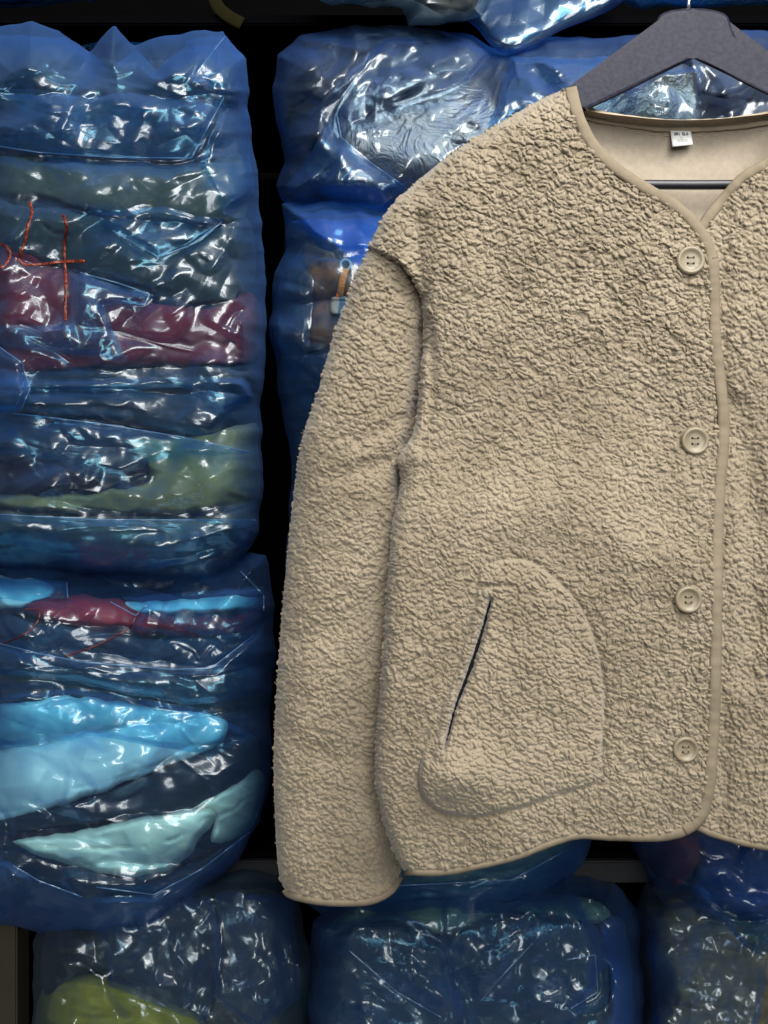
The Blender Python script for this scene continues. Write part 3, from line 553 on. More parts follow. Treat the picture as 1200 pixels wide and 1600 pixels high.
garment(b3, 'dark wrapped garment high behind jacket shoulder', [(560, 100), (620, 70), (720, 75), (740, 115), (690, 122), (580, 175), (535, 178)], POLY, seed=82, layers=1, gap=0.008, wr=2.0, aniso=(1, 1))
garment(b3, 'silver grey wrapped garment left of the hanger', [(790, 110), (880, 100), (960, 90), (1010, 130), (960, 190), (880, 200), (800, 200)], POLY, seed=83, layers=1, gap=0.006, wr=2.2, aniso=(1, 1))
garment(b3, 'dark wrapped garment seen under the hanger', [(965, 120), (1075, 105), (1095, 180), (1085, 260), (960, 260)], POLYB, seed=84, layers=1, gap=0.006, wr=2.0, aniso=(1, 1))
garment(b3, 'navy garment filling right side behind hanger', [(1085, 90), (1200, 80), (1310, 90), (1310, 380), (1090, 380)], NAVY, seed=85, gap=0.02)
garment(b3, 'dark blue garment deep in knotted bag left end', [(440, 130), (520, 70), (560, 95), (520, 185), (490, 225), (470, 290), (452, 270)], NAVY, seed=86, gap=0.03)
kn = smooth([(716, -90), (700, -10), (712, 18), (745, 44), (770, 74), (800, 84), (838, 70), (880, 46), (940, 22), (985, -12), (1000, -90)], 4)
def knot_y(X, Y, d):
    return 0.225 + 0.075 * np.clip((84 - Y) / 170, 0, 1) - 0.030 * prof(d / 50) - crumple(X, Y, 77, 9, (26, 70), -60, 40, (0.15, 0.4), -0.1, 0.3) * np.clip(d / 12, 0, 1)
sheet('knot', kn, knot_y, M['film_deep'], 1.7, b3.obj, lambda X, Y, d: knot_y(X, Y, d) + 0.006 + 0.02 * np.clip((84 - Y) / 120, 0, 1))

# --- middle column, tall bag behind the jacket
b4 = Bag('plastic_bag', 'tall blue bag hidden mostly behind the jacket', [(440, 318), (520, 306), (700, 320), (900, 420), (945, 700), (940, 1150), (930, 1310), (912, 1356), (866, 1402), (800, 1444), (727, 1456), (667, 1441), (587, 1442), (500, 1431), (466, 1406), (436, 1370), (428, 1310), (436, 1200), (440, 1000), (446, 850), (455, 760), (450, 700), (432, 600), (420, 510), (426, 430), (448, 380)],
    0.27, 0.13, 110, 1.9, M['film_brightened'], seed=91, aniso=(1.0, 1.2), ang=0.3, nrand=34, rand_ang=(30, 40), rand_len=(40, 140), n=4, rolls=[[(420, 310), (600, 315), (950, 330)], [(420, 390), (600, 400), (950, 400)], [(420, 470), (600, 480), (950, 480)], [(420, 550), (600, 560), (950, 560)], [(420, 680), (600, 690), (950, 690)], [(420, 820), (600, 820), (950, 820)], [(420, 1270), (600, 1280), (950, 1250)], [(420, 1380), (600, 1405), (950, 1350)], [(420, 1430), (600, 1460), (950, 1440)]],
    streaks=[([(440, 500), (480, 525), (520, 535)], 3.5, 4), ([(465, 400), (470, 470), (480, 540)], 3, 4), ([(440, 560), (480, 590), (510, 610)], 2.6, 3), ([(450, 345), (520, 372), (570, 375)], 3.5, 6)])
br = garment(b4, 'brown satin garment with orange cord beside jacket shoulder', [(452, 420), (480, 380), (515, 392), (560, 430), (600, 430), (600, 560), (520, 545), (470, 550), (440, 480)], BROWN, seed=101, gap=0.007, wr=2.4, aniso=(1, 1))
garment(b4, 'bright blue garment beside jacket shoulder', [(450, 350), (520, 342), (640, 350), (640, 440), (560, 430), (520, 385), (475, 372)], BLUE, seed=102, gap=0.006)
garment(b4, 'slate garment in the tall bag behind the sleeve', [(432, 560), (470, 560), (640, 570), (700, 800), (460, 800), (455, 690)], SLATE, seed=103, gap=0.012)
garment(b4, 'navy garment behind lower sleeve in tall bag', [(460, 810), (700, 810), (720, 1250), (440, 1250), (445, 1000)], NAVY, seed=104, gap=0.012)
garment(b4, 'dull green garment showing below the jacket hem', [(436, 1270), (920, 1270), (905, 1330), (840, 1385), (720, 1405), (600, 1412), (500, 1402), (450, 1370)], TEAL, seed=105, gap=0.012, folds=[([(440, 1375), (650, 1395), (900, 1330)], 5, 5)])
# drawcord on the brown garment
cy = lambda X, Y: b4.base(X, Y) - 0.0045
ribbon('drawcord', resample(smooth([(540, 420), (535, 440), (531, 462), (533, 480)], 6, False), 2), 12, cy, simple('orange_cord', (0.55, 0.10, 0.012), 0.8, 0.2, bump=1.0, scale=500, c2=(0.85, 0.24, 0.04)), br, thick=0.003)
lk = smooth([(517, 470), (520, 464), (540, 463), (545, 468), (545, 486), (540, 492), (521, 492), (516, 486)], 3)
sheet('cord_lock', lk, lambda X, Y, d: b4.base(X, Y) - 0.004 - 0.005 * prof(d / 6), simple('grey_cord_lock', (0.10, 0.12, 0.12), 0.45, 0.5, c2=(0.15, 0.17, 0.17)), 1.5, br, lambda X, Y, d: b4.base(X, Y) - 0.003, 4)
def ring(px, py, r, y, tr, name, mat, parent):
    bm = bmesh.new(); n, k = 20, 8; vs = []
    c = P(px, py, y); f = S * (D + y) / D
    for i in range(n):
        a = 2 * math.pi * i / n
        for j in range(k):
            b = 2 * math.pi * j / k; rr = (r + tr * math.cos(b)) * f
            vs.append(bm.verts.new((c[0] + rr * math.cos(a), c[1] + tr * f * math.sin(b), c[2] + rr * math.sin(a))))
    for i in range(n):
        for j in range(k):
            bm.faces.new((vs[i * k + j], vs[i * k + (j + 1) % k], vs[((i + 1) % n) * k + (j + 1) % k], vs[((i + 1) % n) * k + j]))
    for fc in bm.faces: fc.smooth = True
    me = bpy.data.meshes.new(name); bm.to_mesh(me); bm.free()
    return link(name, me, mat, parent)
ring(540, 414, 8, float(cy(540., 414.)) - 0.001, 2.4, 'eyelet', simple('dull_metal', (0.25, 0.25, 0.25), 0.6, 0.3), br)

# --- right bag below the hem
b5 = Bag('plastic_bag', 'blue bag with maroon and navy cloth below right hem', [(960, 1150), (1200, 1100), (1420, 1120), (1440, 1350), (1400, 1470), (1320, 1510), (1200, 1520), (1140, 1506), (1090, 1466), (1042, 1422), (1010, 1370), (988, 1325), (970, 1260)],
    0.27, 0.14, 110, 1.9, M['film_brightened'], seed=111, aniso=(1.0, 1.0), ang=0.6, nrand=26, rand_ang=(25, 30), rand_len=(40, 110), n=4, rolls=[[(960, 1200), (1100, 1200), (1200, 1200), (1400, 1200)], [(960, 1340), (1100, 1390), (1200, 1400), (1400, 1380)], [(960, 1390), (1100, 1440), (1200, 1450), (1400, 1430)], [(960, 1440), (1100, 1490), (1200, 1530), (1400, 1500)]],
    streaks=[([(1050, 1420), (1110, 1450), (1200, 1480)], 3, 5), ([(1120, 1440), (1150, 1470), (1200, 1455)], 3, 4), ([(1090, 1385), (1150, 1430), (1200, 1440)], 3, 4)])
garment(b5, 'maroon garment under the front corner of jacket', [(1000, 1240), (1080, 1240), (1096, 1330), (1062, 1385), (1030, 1370), (1005, 1320)], MAROON, seed=121, gap=0.006)
garment(b5, 'navy plaid garment below right jacket hem', [(1084, 1240), (1400, 1200), (1410, 1400), (1280, 1440), (1160, 1440), (1080, 1400), (1098, 1335)], PLAID, seed=122, gap=0.008)
garment(b5, 'teal garment at bottom of bag under right hem', [(1090, 1410), (1160, 1445), (1280, 1446), (1390, 1420), (1300, 1490), (1200, 1500), (1140, 1480)], SLATE, seed=123, gap=0.014)

# --- bottom shelf
b6 = Bag('plastic_bag', 'pale bag with yellow garment on bottom shelf', [(46, 1720), (48, 1560), (52, 1470), (75, 1410), (150, 1385), (220, 1366), (300, 1378), (380, 1356), (440, 1366), (472, 1420), (490, 1500), (486, 1600), (484, 1720)],
    0.27, 0.14, 90, 1.8, M['film_pale'], seed=131, aniso=(0.8, 1.4), ang=0.1, nrand=44, rand_ang=(80, 25), rand_len=(40, 130), wr=(1.4, 2.3, 1.1), n=4,
    streaks=[([(165, 1548), (230, 1562), (285, 1590)], 4, 6), ([(330, 1440), (320, 1500), (310, 1560)], 4, 4), ([(430, 1450), (450, 1520), (455, 1560)], 4, 4), ([(410, 1490), (400, 1550), (402, 1580)], 4, 4), ([(300, 1470), (340, 1500), (330, 1560), (310, 1600)], 4, 4)])
garment(b6, 'yellow garment in pale bag on bottom shelf', [(56, 1720), (60, 1560), (130, 1522), (220, 1545), (320, 1590), (330, 1720)], YELLOW, seed=141, gap=0.016, R=40, rd=0.03, layers=1, wr=1.2)
garment(b6, 'black garments above the yellow one on bottom shelf', [(70, 1555), (80, 1440), (200, 1400), (330, 1400), (345, 1500), (320, 1585), (220, 1540), (130, 1515)], CHAR, seed=142, gap=0.012, wr=2)
garment(b6, 'dark wrapped garment right of the yellow one', [(335, 1400), (440, 1400), (462, 1480), (466, 1720), (335, 1720), (325, 1590), (350, 1500)], POLY, seed=143, layers=1, gap=0.010, wr=2)
b7 = Bag('plastic_bag', 'blue bag of crinkled wraps mid bottom shelf', [(480, 1720), (476, 1520), (488, 1440), (540, 1385), (620, 1398), (700, 1372), (800, 1384), (880, 1362), (960, 1376), (1004, 1430), (1012, 1560), (1008, 1720)],
    0.27, 0.14, 90, 1.8, M['film'], seed=151, aniso=(0.9, 1.3), ang=-0.4, nrand=50, rand_ang=(60, 45), rand_len=(40, 140), wr=(1.6, 2.4, 1.1), n=4,
    streaks=[([(545, 1485), (620, 1550), (700, 1600)], 4, 6), ([(680, 1470), (720, 1530), (740, 1600)], 4, 5), ([(830, 1475), (780, 1530), (750, 1560)], 4, 5), ([(930, 1490), (935, 1550), (890, 1575)], 4, 4), ([(890, 1385), (930, 1430), (970, 1500)], 4, 5)])
garment(b7, 'dark wrapped garment at left of middle bottom bag', [(500, 1720), (505, 1480), (600, 1440), (690, 1470), (720, 1600), (730, 1720)], POLY, seed=161, layers=1, gap=0.010, wr=2.2, aniso=(1, 1))
garment(b7, 'black crinkled wrap at centre of middle bottom bag', [(735, 1720), (725, 1600), (700, 1470), (800, 1430), (930, 1450), (950, 1560), (930, 1720)], POLY, seed=162, layers=1, gap=0.010, wr=2.2, aniso=(1, 1))
garment(b7, 'slate blue garment peeking at right of middle bottom bag', [(935, 1720), (955, 1560), (935, 1450), (975, 1440), (990, 1560), (988, 1720)], PLAID, seed=163, gap=0.016)
garment(b7, 'dark green cloth on top inside middle bottom bag', [(520, 1440), (600, 1405), (880, 1400), (950, 1420), (930, 1446), (800, 1425), (690, 1462), (600, 1435), (510, 1472)], TEAL, seed=164, gap=0.02)
b8 = Bag('plastic_bag', 'blue bag of olive clothes at right bottom shelf', [(994, 1720), (1000, 1560), (992, 1440), (1004, 1376), (1040, 1362), (1100, 1376), (1260, 1372), (1420, 1400), (1440, 1560), (1430, 1720)],
    0.27, 0.13, 90, 1.9, M['film_pale'], seed=171, aniso=(0.9, 1.2), ang=0.4, nrand=30, rand_ang=(45, 40), rand_len=(40, 120), wr=(1.5, 2.3, 1.6), n=4,
    streaks=[([(1005, 1545), (1040, 1560), (1060, 1600)], 4, 5), ([(1060, 1480), (1090, 1530), (1080, 1560)], 3, 5)])
garment(b8, 'olive garment at right end of bottom shelf', [(1018, 1720), (1020, 1440), (1100, 1400), (1250, 1420), (1400, 1420), (1410, 1720)], OLIVE, seed=181, gap=0.012, wr=1.6, aniso=(1, 1))

K = dict(slope=(0.2, 0.5), lam=(44, 130), step=1.8)
film_fold(b3, [(480, 180), (600, 60), (700, 50), (770, 84), (720, 140), (580, 190), (530, 215)], 0.006, 501, -50, 35, mat=M['film_grey'], **K)
film_fold(b3, [(525, 175), (532, 215), (580, 255), (640, 300), (600, 332), (470, 320), (446, 296)], 0.006, 511, 40, 30, mat=M['film_deep'], edges=[[(560, 120), (526, 176), (533, 215), (580, 255), (630, 290)]], **K)
film_fold(b3, [(800, 88), (900, 92), (1000, 80), (960, 150), (880, 160), (820, 210), (760, 210)], 0.006, 521, -35, 35, mat=M['film_deep'], **K)
film_fold(b3, [(955, 120), (1100, 100), (1090, 240), (950, 240)], 0.006, 531, -30, 40, mat=M['film_grey'], **K)
film_fold(b4, [(440, 420), (470, 392), (492, 440), (484, 550), (452, 600), (425, 510)], 0.006, 541, 60, 35, **K)
film_fold(b4, [(455, 332), (560, 326), (640, 360), (590, 396), (500, 390)], 0.006, 551, 20, 40, mat=M['film_deep'], **K)
film_fold(b4, [(440, 1345), (600, 1385), (800, 1375), (918, 1310), (900, 1368), (800, 1436), (660, 1434), (590, 1434), (470, 1400)], 0.005, 561, 0, 35, mat=M['film_brightened'], edges=[[(440, 1345), (600, 1385), (800, 1375), (915, 1312)]], slope=(0.1, 0.3), step=1.8)
film_fold(b5, [(1000, 1340), (1060, 1400), (1150, 1430), (1300, 1420), (1300, 1500), (1190, 1512), (1090, 1458), (1030, 1410)], 0.006, 571, 35, 35, **K)
film_fold(b6, [(150, 1420), (330, 1400), (350, 1500), (320, 1600), (240, 1570), (170, 1540)], 0.008, 581, 80, 30, mat=M['film_grey'], **K)
film_fold(b6, [(335, 1392), (460, 1400), (470, 1560), (400, 1610), (335, 1560)], 0.008, 591, 85, 25, mat=M['film_grey'], **K)
film_fold(b7, [(500, 1450), (620, 1420), (700, 1470), (730, 1600), (620, 1650), (500, 1620)], 0.008, 601, 45, 35, mat=M['film_grey'], edges=[[(545, 1485), (620, 1550), (690, 1590)]], **K)
film_fold(b7, [(690, 1400), (900, 1398), (950, 1500), (900, 1600), (760, 1640), (690, 1480)], 0.008, 611, -50, 35, mat=M['film_grey'], edges=[[(832, 1474), (780, 1530), (750, 1565)], [(885, 1500), (930, 1492), (934, 1550), (892, 1576)]], **K)
film_fold(b8, [(1010, 1420), (1100, 1400), (1200, 1500), (1180, 1650), (1020, 1650)], 0.008, 621, 60, 35, mat=M['film_grey'], **K)
# --- upper shelf: only the bellies of its bags are in view
b9 = Bag('plastic_bag', 'dark blue bag on top shelf at upper left', [(-60, -220), (280, -220), (300, -100), (225, -30), (158, -4), (150, 6), (140, 0), (60, 14), (-60, 22)], 0.33, 0.10, 70, 3.0, M['film_deep'], seed=191, nrand=10, n=4)
garment(b9, 'navy garment in dark bag on top shelf', [(-50, -210), (260, -210), (280, -110), (140, -20), (-50, 0)], NAVY, seed=201, gap=0.012)
b10 = Bag('plastic_bag', 'pale blue bag corner hanging over from top shelf', [(470, -220), (490, -4), (514, 8), (567, 12), (631, 19), (635, 45), (692, 39), (758, 28), (772, -4), (800, -220)], 0.20, 0.05, 60, 1.6, M['film_pale'], seed=211, nrand=14, n=3, aniso=(1, .8))
garment(b10, 'pale green garment in bag over top shelf edge', [(500, -200), (520, -12), (640, -2), (690, 22), (745, 14), (760, -200)], GREY, seed=212, gap=0.010)
b11 = Bag('plastic_bag', 'dark blue bag on top shelf above hanger', [(830, -220), (845, -60), (880, -10), (1000, 16), (1150, 10), (1300, 0), (1320, -220)], 0.36, 0.08, 70, 3.0, M['film_deep'], seed=221, nrand=10, n=4)
garment(b11, 'black garment in top shelf bag above hanger', [(850, -210), (870, -60), (1000, -6), (1150, -10), (1290, -20), (1300, -210)], NAVY, seed=222, gap=0.012)
strap = ribbon('packing_strap', resample(smooth([(322, -60), (335, 0), (352, 22), (378, 37)], 6, False), 4), 20, lambda X, Y: 0.258 + 0 * X, M['strap'], None, thick=0.002)
tag(strap, 'olive yellow strap hanging at top shelf edge', 'strap')

# ------------------------------------------------------------------ coat hanger
hang = empty('coat_hanger', (0, 0, 0), 'dark painted wooden coat hanger holding the tan jacket', 'hanger')
HC = 1083.0
def hy(x): return 0.060 - 0.13 * S * np.abs(x - HC)
top_l = [(HC, 13), (1062, 14), (1042, 18), (1029, 26), (1022, 46), (1011, 68), (995, 86), (974, 102), (952, 115), (928, 127), (900, 142), (850, 170), (780, 208), (725, 240)]
bot_l = [(722, 262), (760, 250), (820, 220), (870, 195), (918, 172), (960, 152), (1005, 130), (1050, 106), (HC, 92)]
def arm(side):
    pts = np.concatenate([resample(smooth(top_l, 5, False), 6), resample(smooth(bot_l, 5, False), 6)])
    if side > 0: pts[:, 0] = 2 * HC - pts[:, 0]
    n = len(pts); ctr = pts - np.roll(pts, 1, 0); nxt = np.roll(pts, -1, 0) - pts
    t = nxt + ctr; t /= np.linalg.norm(t, axis=1)[:, None] + 1e-9
    nr = np.stack([-t[:, 1], t[:, 0]], 1) * (-1 if side < 0 else 1)
    if not inside(pts, np.array([pts[5, 0] + nr[5, 0] * 2]), np.array([pts[5, 1] + nr[5, 1] * 2]))[0]: nr = -nr
    cen = np.abs(pts[:, 0] - HC) < 0.5
    rings = []
    T = 0.024
    for (off, dy) in ((0, T - .002), (0, .0025), (1.2, .0012), (3.2, .0002), (5, 0)):
        q = pts + nr * off; q[cen, 0] = HC + (0.0 * side)
        y = hy(q[:, 0]) + dy
        f = (D + y) / D
        rings.append(np.stack([(q[:, 0] - 600) * S * f, y, (800 - q[:, 1]) * S * f], 1))
    bm = bmesh.new(); vr = [[bm.verts.new(v) for v in r] for r in rings]
    for a, b in zip(vr[:-1], vr[1:]):
        for i in range(n): bm.faces.new((a[i], a[(i + 1) % n], b[(i + 1) % n], b[i]))
    fs = [bm.faces.new(vr[-1]), bm.faces.new(vr[0])]
    bmesh.ops.triangulate(bm, faces=fs)
    bmesh.ops.recalc_face_normals(bm, faces=bm.faces[:])
    for fc in bm.faces: fc.smooth = False
    me = bpy.data.meshes.new('hanger_arm'); bm.to_mesh(me); bm.free()
    return link('hanger_arm', me, M['hanger'], hang)
arm(-1); arm(1)
def tube(name, pts3, r, mat, parent, k=10):
    cu = np.array(pts3, float); t = np.gradient(cu, axis=0); t /= np.linalg.norm(t, axis=1)[:, None]
    up = np.array([0, 1.0, 0.02]); a = np.cross(t, up); a /= np.linalg.norm(a, axis=1)[:, None]; b = np.cross(t, a)
    th = np.linspace(0, 2 * np.pi, k, endpoint=False)
    V = cu[:, None] + r * (a[:, None] * np.cos(th)[None, :, None] + b[:, None] * np.sin(th)[None, :, None]); m = len(cu)
    i, j = np.meshgrid(np.arange(m - 1), np.arange(k), indexing='ij'); i = i.ravel(); j = j.ravel(); j2 = (j + 1) % k
    Q = np.stack([i * k + j, i * k + j2, (i + 1) * k + j2, (i + 1) * k + j], 1)
    caps = np.stack([np.arange(k)[::-1], (m - 1) * k + np.arange(k)])
    return link(name, raw_mesh(name, V.reshape(-1, 3), [Q, caps]), mat, parent)
hk = [P(1076, 18, 0.067), P(1076, 0, 0.067), P(1076, -30, 0.067)]
hx, hz = hk[-1][0], hk[-1][2]
for k in range(0, 13):
    a = math.radians(-90 - 0 + k * 20)
    hk.append((hx + 0.0 + 0.024 * math.sin(a + math.pi / 2) * 1.0 , 0.067, hz + 0.02 + 0.024 * (1 - math.cos(a + math.pi / 2))))
tube('hook', hk, 0.0018, M['steel'], hang)
by = 0.054
tube('hanger_bar', [P(800, 288, by), P(900, 288, by), P(1083, 289, by), P(1250, 288, by), P(1366, 288, by)], 0.0046, M['hangerdark'], hang, 14)

# ------------------------------------------------------------------ fleece jacket
jk = empty('fleece_jacket', (0, 0, 0), 'tan fleece button jacket hanging on the dark hanger', 'jacket')
def fleece(X, Y, seed=300, fine=0.0):
    """pile height 0..1 of curled fleece tufts"""
    wx = gn(X / 24, Y / 24, seed) * 6 + gn(X / 8, Y / 8, seed + 1) * 2.2 + gn(X / 4, Y / 4, seed + 20) * 0.4
    wy = gn(X / 24, Y / 24, seed + 2) * 6 + gn(X / 8, Y / 8, seed + 3) * 2.2 + gn(X / 4, Y / 4, seed + 21) * 0.4
    a = np.radians(24 + 30 * gn(X / 120, Y / 120, seed + 22)) if False else math.radians(24)
    U = ((X + wx) * math.cos(a) + (Y + wy) * math.sin(a)); V = (-(X + wx) * math.sin(a) + (Y + wy) * math.cos(a))
    def tuft(cu, cv, s0):
        f1, f2, idv = worley(U / cu, V / cv, s0)
        return (0.50 * sstep(-0.05, 0.38, f2 - f1) + 0.62 * np.clip(1 - (f1 / 0.85) ** 2, 0, 1)) * (0.42 + 0.58 * idv)
    big = tuft(11.5, 8.2, seed + 4) * 0.85 + 0.25 * tuft(5.6, 4.6, seed + 30)
    sm = tuft(10.4, 7.8, seed + 8) * 0.9 + 0.22 * tuft(4.8, 4.2, seed + 34)
    t = np.clip(sstep(480, 1050, Y + 120 * gn(X / 150, Y / 150, seed + 12)) + fine, 0, 1)
    crack = np.exp(-(gn(U / 46, V / 24, seed + 14) / 0.06) ** 2) * sstep(-0.2, 0.25, gn(X / 60, Y / 60, seed + 15))
    h = big * (1 - t) + sm * t
    return h - 0.32 * crack * (1 - 0.4 * t)
PILE = 0.0058
neck_c = [(892, 136), (897, 160), (904, 182), (921, 219), (953, 256), (1000, 289), (1045, 315), (1078, 342), (1103, 377)]
front_c = [(1103, 377), (1113, 405), (1116, 456), (1117, 519), (1123, 581), (1130, 644), (1130, 690), (1125, 753), (1122, 800), (1120, 881), (1119, 975), (1117, 1069), (1115, 1131), (1111, 1194), (1106, 1241), (1094, 1278), (1069, 1298)]
hem_c = [(1069, 1298), (1025, 1308), (962, 1308), (905, 1306), (867, 1316), (800, 1341), (720, 1359), (680, 1364), (632, 1362)]
side_l = [(632, 1362), (617, 1335), (602, 1295), (591, 1250), (586, 1200), (592, 1100), (600, 1000), (606, 900), (613, 820), (622, 775), (627, 745), (620, 722), (628, 704), (644, 680), (652, 640), (657, 580), (662, 530), (660, 485), (652, 450), (634, 422), (608, 403), (576, 390)]
shoulder = [(576, 390), (588, 360), (606, 328), (640, 294), (690, 252), (740, 217), (790, 187), (850, 153), (892, 136)]
def path(pts, st=8): return resample(smooth(pts, 6, False), st)
body_poly = np.concatenate([path(neck_c)[:-1], path(front_c)[:-1], path(hem_c)[:-1], path(side_l)[:-1], path(shoulder)[:-1]])
bbx = (560, 110, 1160, 1400)
Fs = line_field(path(shoulder), bbx); Fl = line_field(path(side_l)[:-15], bbx); Fseam = line_field(np.array([(576., 390), (608, 403), (634, 422), (652, 450)]), bbx)
pk_out = smooth([(752, 884), (803, 872), (838, 880), (877, 911), (911, 951), (931, 1000), (943, 1056), (945, 1110), (941, 1178), (933, 1222), (884, 1239), (816, 1262), (742, 1277), (691, 1270), (661, 1246), (654, 1218), (659, 1184), (670, 1140), (691, 1097), (708, 1049), (725, 992), (742, 930)], 4)
Fp = sdf(pk_out, 3)
slit = np.array([(767., 936), (755, 980), (740, 1029), (727, 1065), (713, 1100), (703, 1138), (694, 1172)])
Fslit = line_field(smooth(slit, 5, False), (640, 860, 960, 1290), 1.5)
stitch = line_field(np.array([(752., 916), (806, 915)]), (640, 860, 960, 1290), 3)
fold_v = line_field(smooth([(656, 345), (654, 395), (658, 470), (660, 540)], 5, False), bbx)
fold_2 = line_field(smooth([(672, 500), (676, 580), (674, 640), (660, 700)], 5, False), bbx)
fold_3 = line_field(smooth([(900, 1000), (960, 950), (1040, 940)], 5, False), bbx)
fold_4 = line_field(smooth([(700, 820), (820, 800), (950, 830), (1060, 900)], 5, False), bbx)
def body_base(X, Y):
    ds = Fs(X, Y); dl = Fl(X, Y)
    y = -0.004 + 0.036 * (1 - prof(ds / 62)) + 0.024 * (1 - prof(dl / 26))
    y = y + 0.003 * (1 - sstep(0, 7, Fseam(X, Y)))
    y = y + 0.010 * np.exp(-(fold_v(X, Y) / 15) ** 2) + 0.004 * np.exp(-(fold_2(X, Y) / 7) ** 2) - 0.004 * np.exp(-((fold_2(X, Y) - 18) / 12) ** 2) * (X < 672)
    y = y + 0.004 * gn(X / 170, Y / 260, 310) + 0.002 * gn(X / 70, Y / 90, 311)
    y = y + 0.0012 * np.exp(-(fold_3(X, Y) / 22) ** 2) - 0.005 * np.exp(-(fold_4(X, Y) / 50) ** 2)
    y = y - 0.022 * sstep(600, 1100, Y)
    return y
wsoft = lambda X, Y: 0.25 + 0.75 * np.clip(sstep(0, 30, X - np.interp(Y, slit[:, 1], slit[:, 0]) - 20) + sstep(1150, 1200, Y), 0, 1)
def body_front(X, Y, d):
    y = body_base(X, Y)
    pk = np.where((X > 640) & (X < 960) & (Y > 860) & (Y < 1290), Fp(X, Y), -50)
    y = y + 0.012 * sstep(4, 22, pk) + 0.0022 * np.exp(-(pk / 4) ** 2) * wsoft(X, Y)
    return y - PILE * fleece(X, Y) * np.clip(d / 6, 0.15, 1) + 0.003 * (1 - prof(d / 7))
eb = lambda X, Y: 5.0 * (fleece(X, Y) - 0.45)
fp_left = sheet('front_panel', body_poly, body_front, M['fleece'], 1.2, jk, lambda X, Y, d: body_base(X, Y) + 0.006 - 0.002 * prof(d / 6), 8, edge_bump=eb)
def pocket_front(X, Y, d):
    puff = 0.019 * np.exp(-(((X - 715) / 60) ** 2 + ((Y - 1215) / 40) ** 2)) + 0.006 * prof(d / 70)
    sl = Fslit(X, Y); side = np.interp(Y, slit[:, 1], slit[:, 0]) - X
    lip = 0.0035 * np.exp(-((sl - 9) / 7) ** 2) * (side > 0)
    gr = 0.013 * np.exp(-((sl + 0.7 * gn(X / 9, Y / 9, 77)) / (2.8 + 2.8 * np.exp(-((Y - 1030) / 60.0) ** 2))) ** 2) * sstep(925, 945, Y) * (1 - sstep(1165, 1180, Y))
    st = 0.0028 * np.exp(-(stitch(X, Y) / 3) ** 2) + 0.0014 * np.exp(-((sl - 22) / 3.5) ** 2) * (side > 0)
    return body_base(X, Y) - 0.0008 - puff - lip + gr + st - PILE * 0.85 * fleece(X, Y, 330, 0.45) * np.clip(d / 6, 0.1, 1) + 0.0032 * wsoft(X, Y) * (1 - prof(d / 7))
pk = sheet('pocket', pk_out, pocket_front, M['fleece'], 1.2, jk, None, F=Fp)
sp = smooth(slit, 5, False); sw = 8 * np.sin(np.linspace(0.15, math.pi - .15, len(sp))) * (0.9 + 0.5 * gn(sp[:, 1] / 14, sp[:, 1] * 0 + .3, 9)) + 1.5
ribbon('pocket_slit_shade', sp, sw, lambda X, Y: body_base(X, Y) + 0.0026, M['dark'], pk, thick=0.002, n=6)  # dark strip laid along the slit to stand for its shade
# sleeve
sl_poly = np.concatenate([path([(580, 382), (562, 418), (550, 445), (522, 520), (497, 610), (471, 690), (456, 800), (446, 900), (438, 1000), (431, 1100), (428, 1200), (431, 1300), (436, 1365), (447, 1393)])[:-1],
    path([(447, 1393), (465, 1401), (500, 1408), (537, 1410), (575, 1408), (600, 1399), (615, 1386), (625, 1366)])[:-1],
    path([(625, 1366), (632, 1300), (628, 1200), (630, 1000), (640, 850), (655, 740), (680, 640), (690, 540), (685, 450), (640, 412), (580, 382)])[:-1]])
bs = (410, 360, 720, 1430)
Fo = line_field(path([(580, 382), (562, 418), (550, 445), (522, 520), (497, 610), (471, 690), (456, 800), (446, 900), (438, 1000), (431, 1100), (428, 1200), (431, 1300), (436, 1365), (447, 1393)]), bs)
Fi = line_field(path([(625, 1366), (640, 1300), (640, 1200), (640, 1000), (642, 850), (650, 740), (665, 640), (668, 540), (662, 450)]), bs)
sf1 = line_field(smooth([(660, 640), (610, 665), (560, 690)], 5, False), bs)
sf2 = line_field(smooth([(640, 700), (590, 730), (520, 740)], 5, False), bs)
Fv = line_field(path([(660, 520), (657, 570), (651, 640), (640, 690)]), bs)
sf3 = line_field(smooth([(590, 930), (530, 980), (450, 1000)], 5, False), bs); sf4 = line_field(smooth([(440, 1140), (500, 1180), (590, 1190)], 5, False), bs)
hole = lambda X, Y: np.exp(-(((X - 634) / 14) ** 2 + ((Y - 752) / 26) ** 2))
def sleeve_base(X, Y):
    y = 0.0025 + 0.038 * (1 - prof(Fo(X, Y) / 60)) + 0.046 * (1 - prof(Fi(X, Y) / 105)) + 0.013 * sstep(650, 950, Y) + 0.012 * np.exp(-(Fv(X, Y) / 12) ** 2) - 0.004 * sstep(500, 700, Y)
    y = y + 0.004 * np.exp(-(sf1(X, Y) / 12) ** 2) + 0.005 * np.exp(-(sf2(X, Y) / 16) ** 2) + 0.005 * np.exp(-(sf3(X, Y) / 26) ** 2) + 0.004 * np.exp(-(sf4(X, Y) / 22) ** 2) + 0.03 * hole(X, Y)
    y = y + 0.004 * gn(X / 110, Y / 210, 340) + 0.004 * sstep(900, 1300, Y)
    return y
def sleeve_front(X, Y, d): return sleeve_base(X, Y) - PILE * fleece(X, Y, 360) * np.clip(d / 6, 0.15, 1) + 0.002 * (1 - prof(d / 5))
sl_left = sheet('sleeve', sl_poly, sleeve_front, M['fleece'], 1.3, jk, lambda X, Y, d: 0.040 + 0.020 * prof(d / 70), 10, edge_bump=lambda X, Y: 5.0 * (fleece(X, Y, 360) - 0.45))
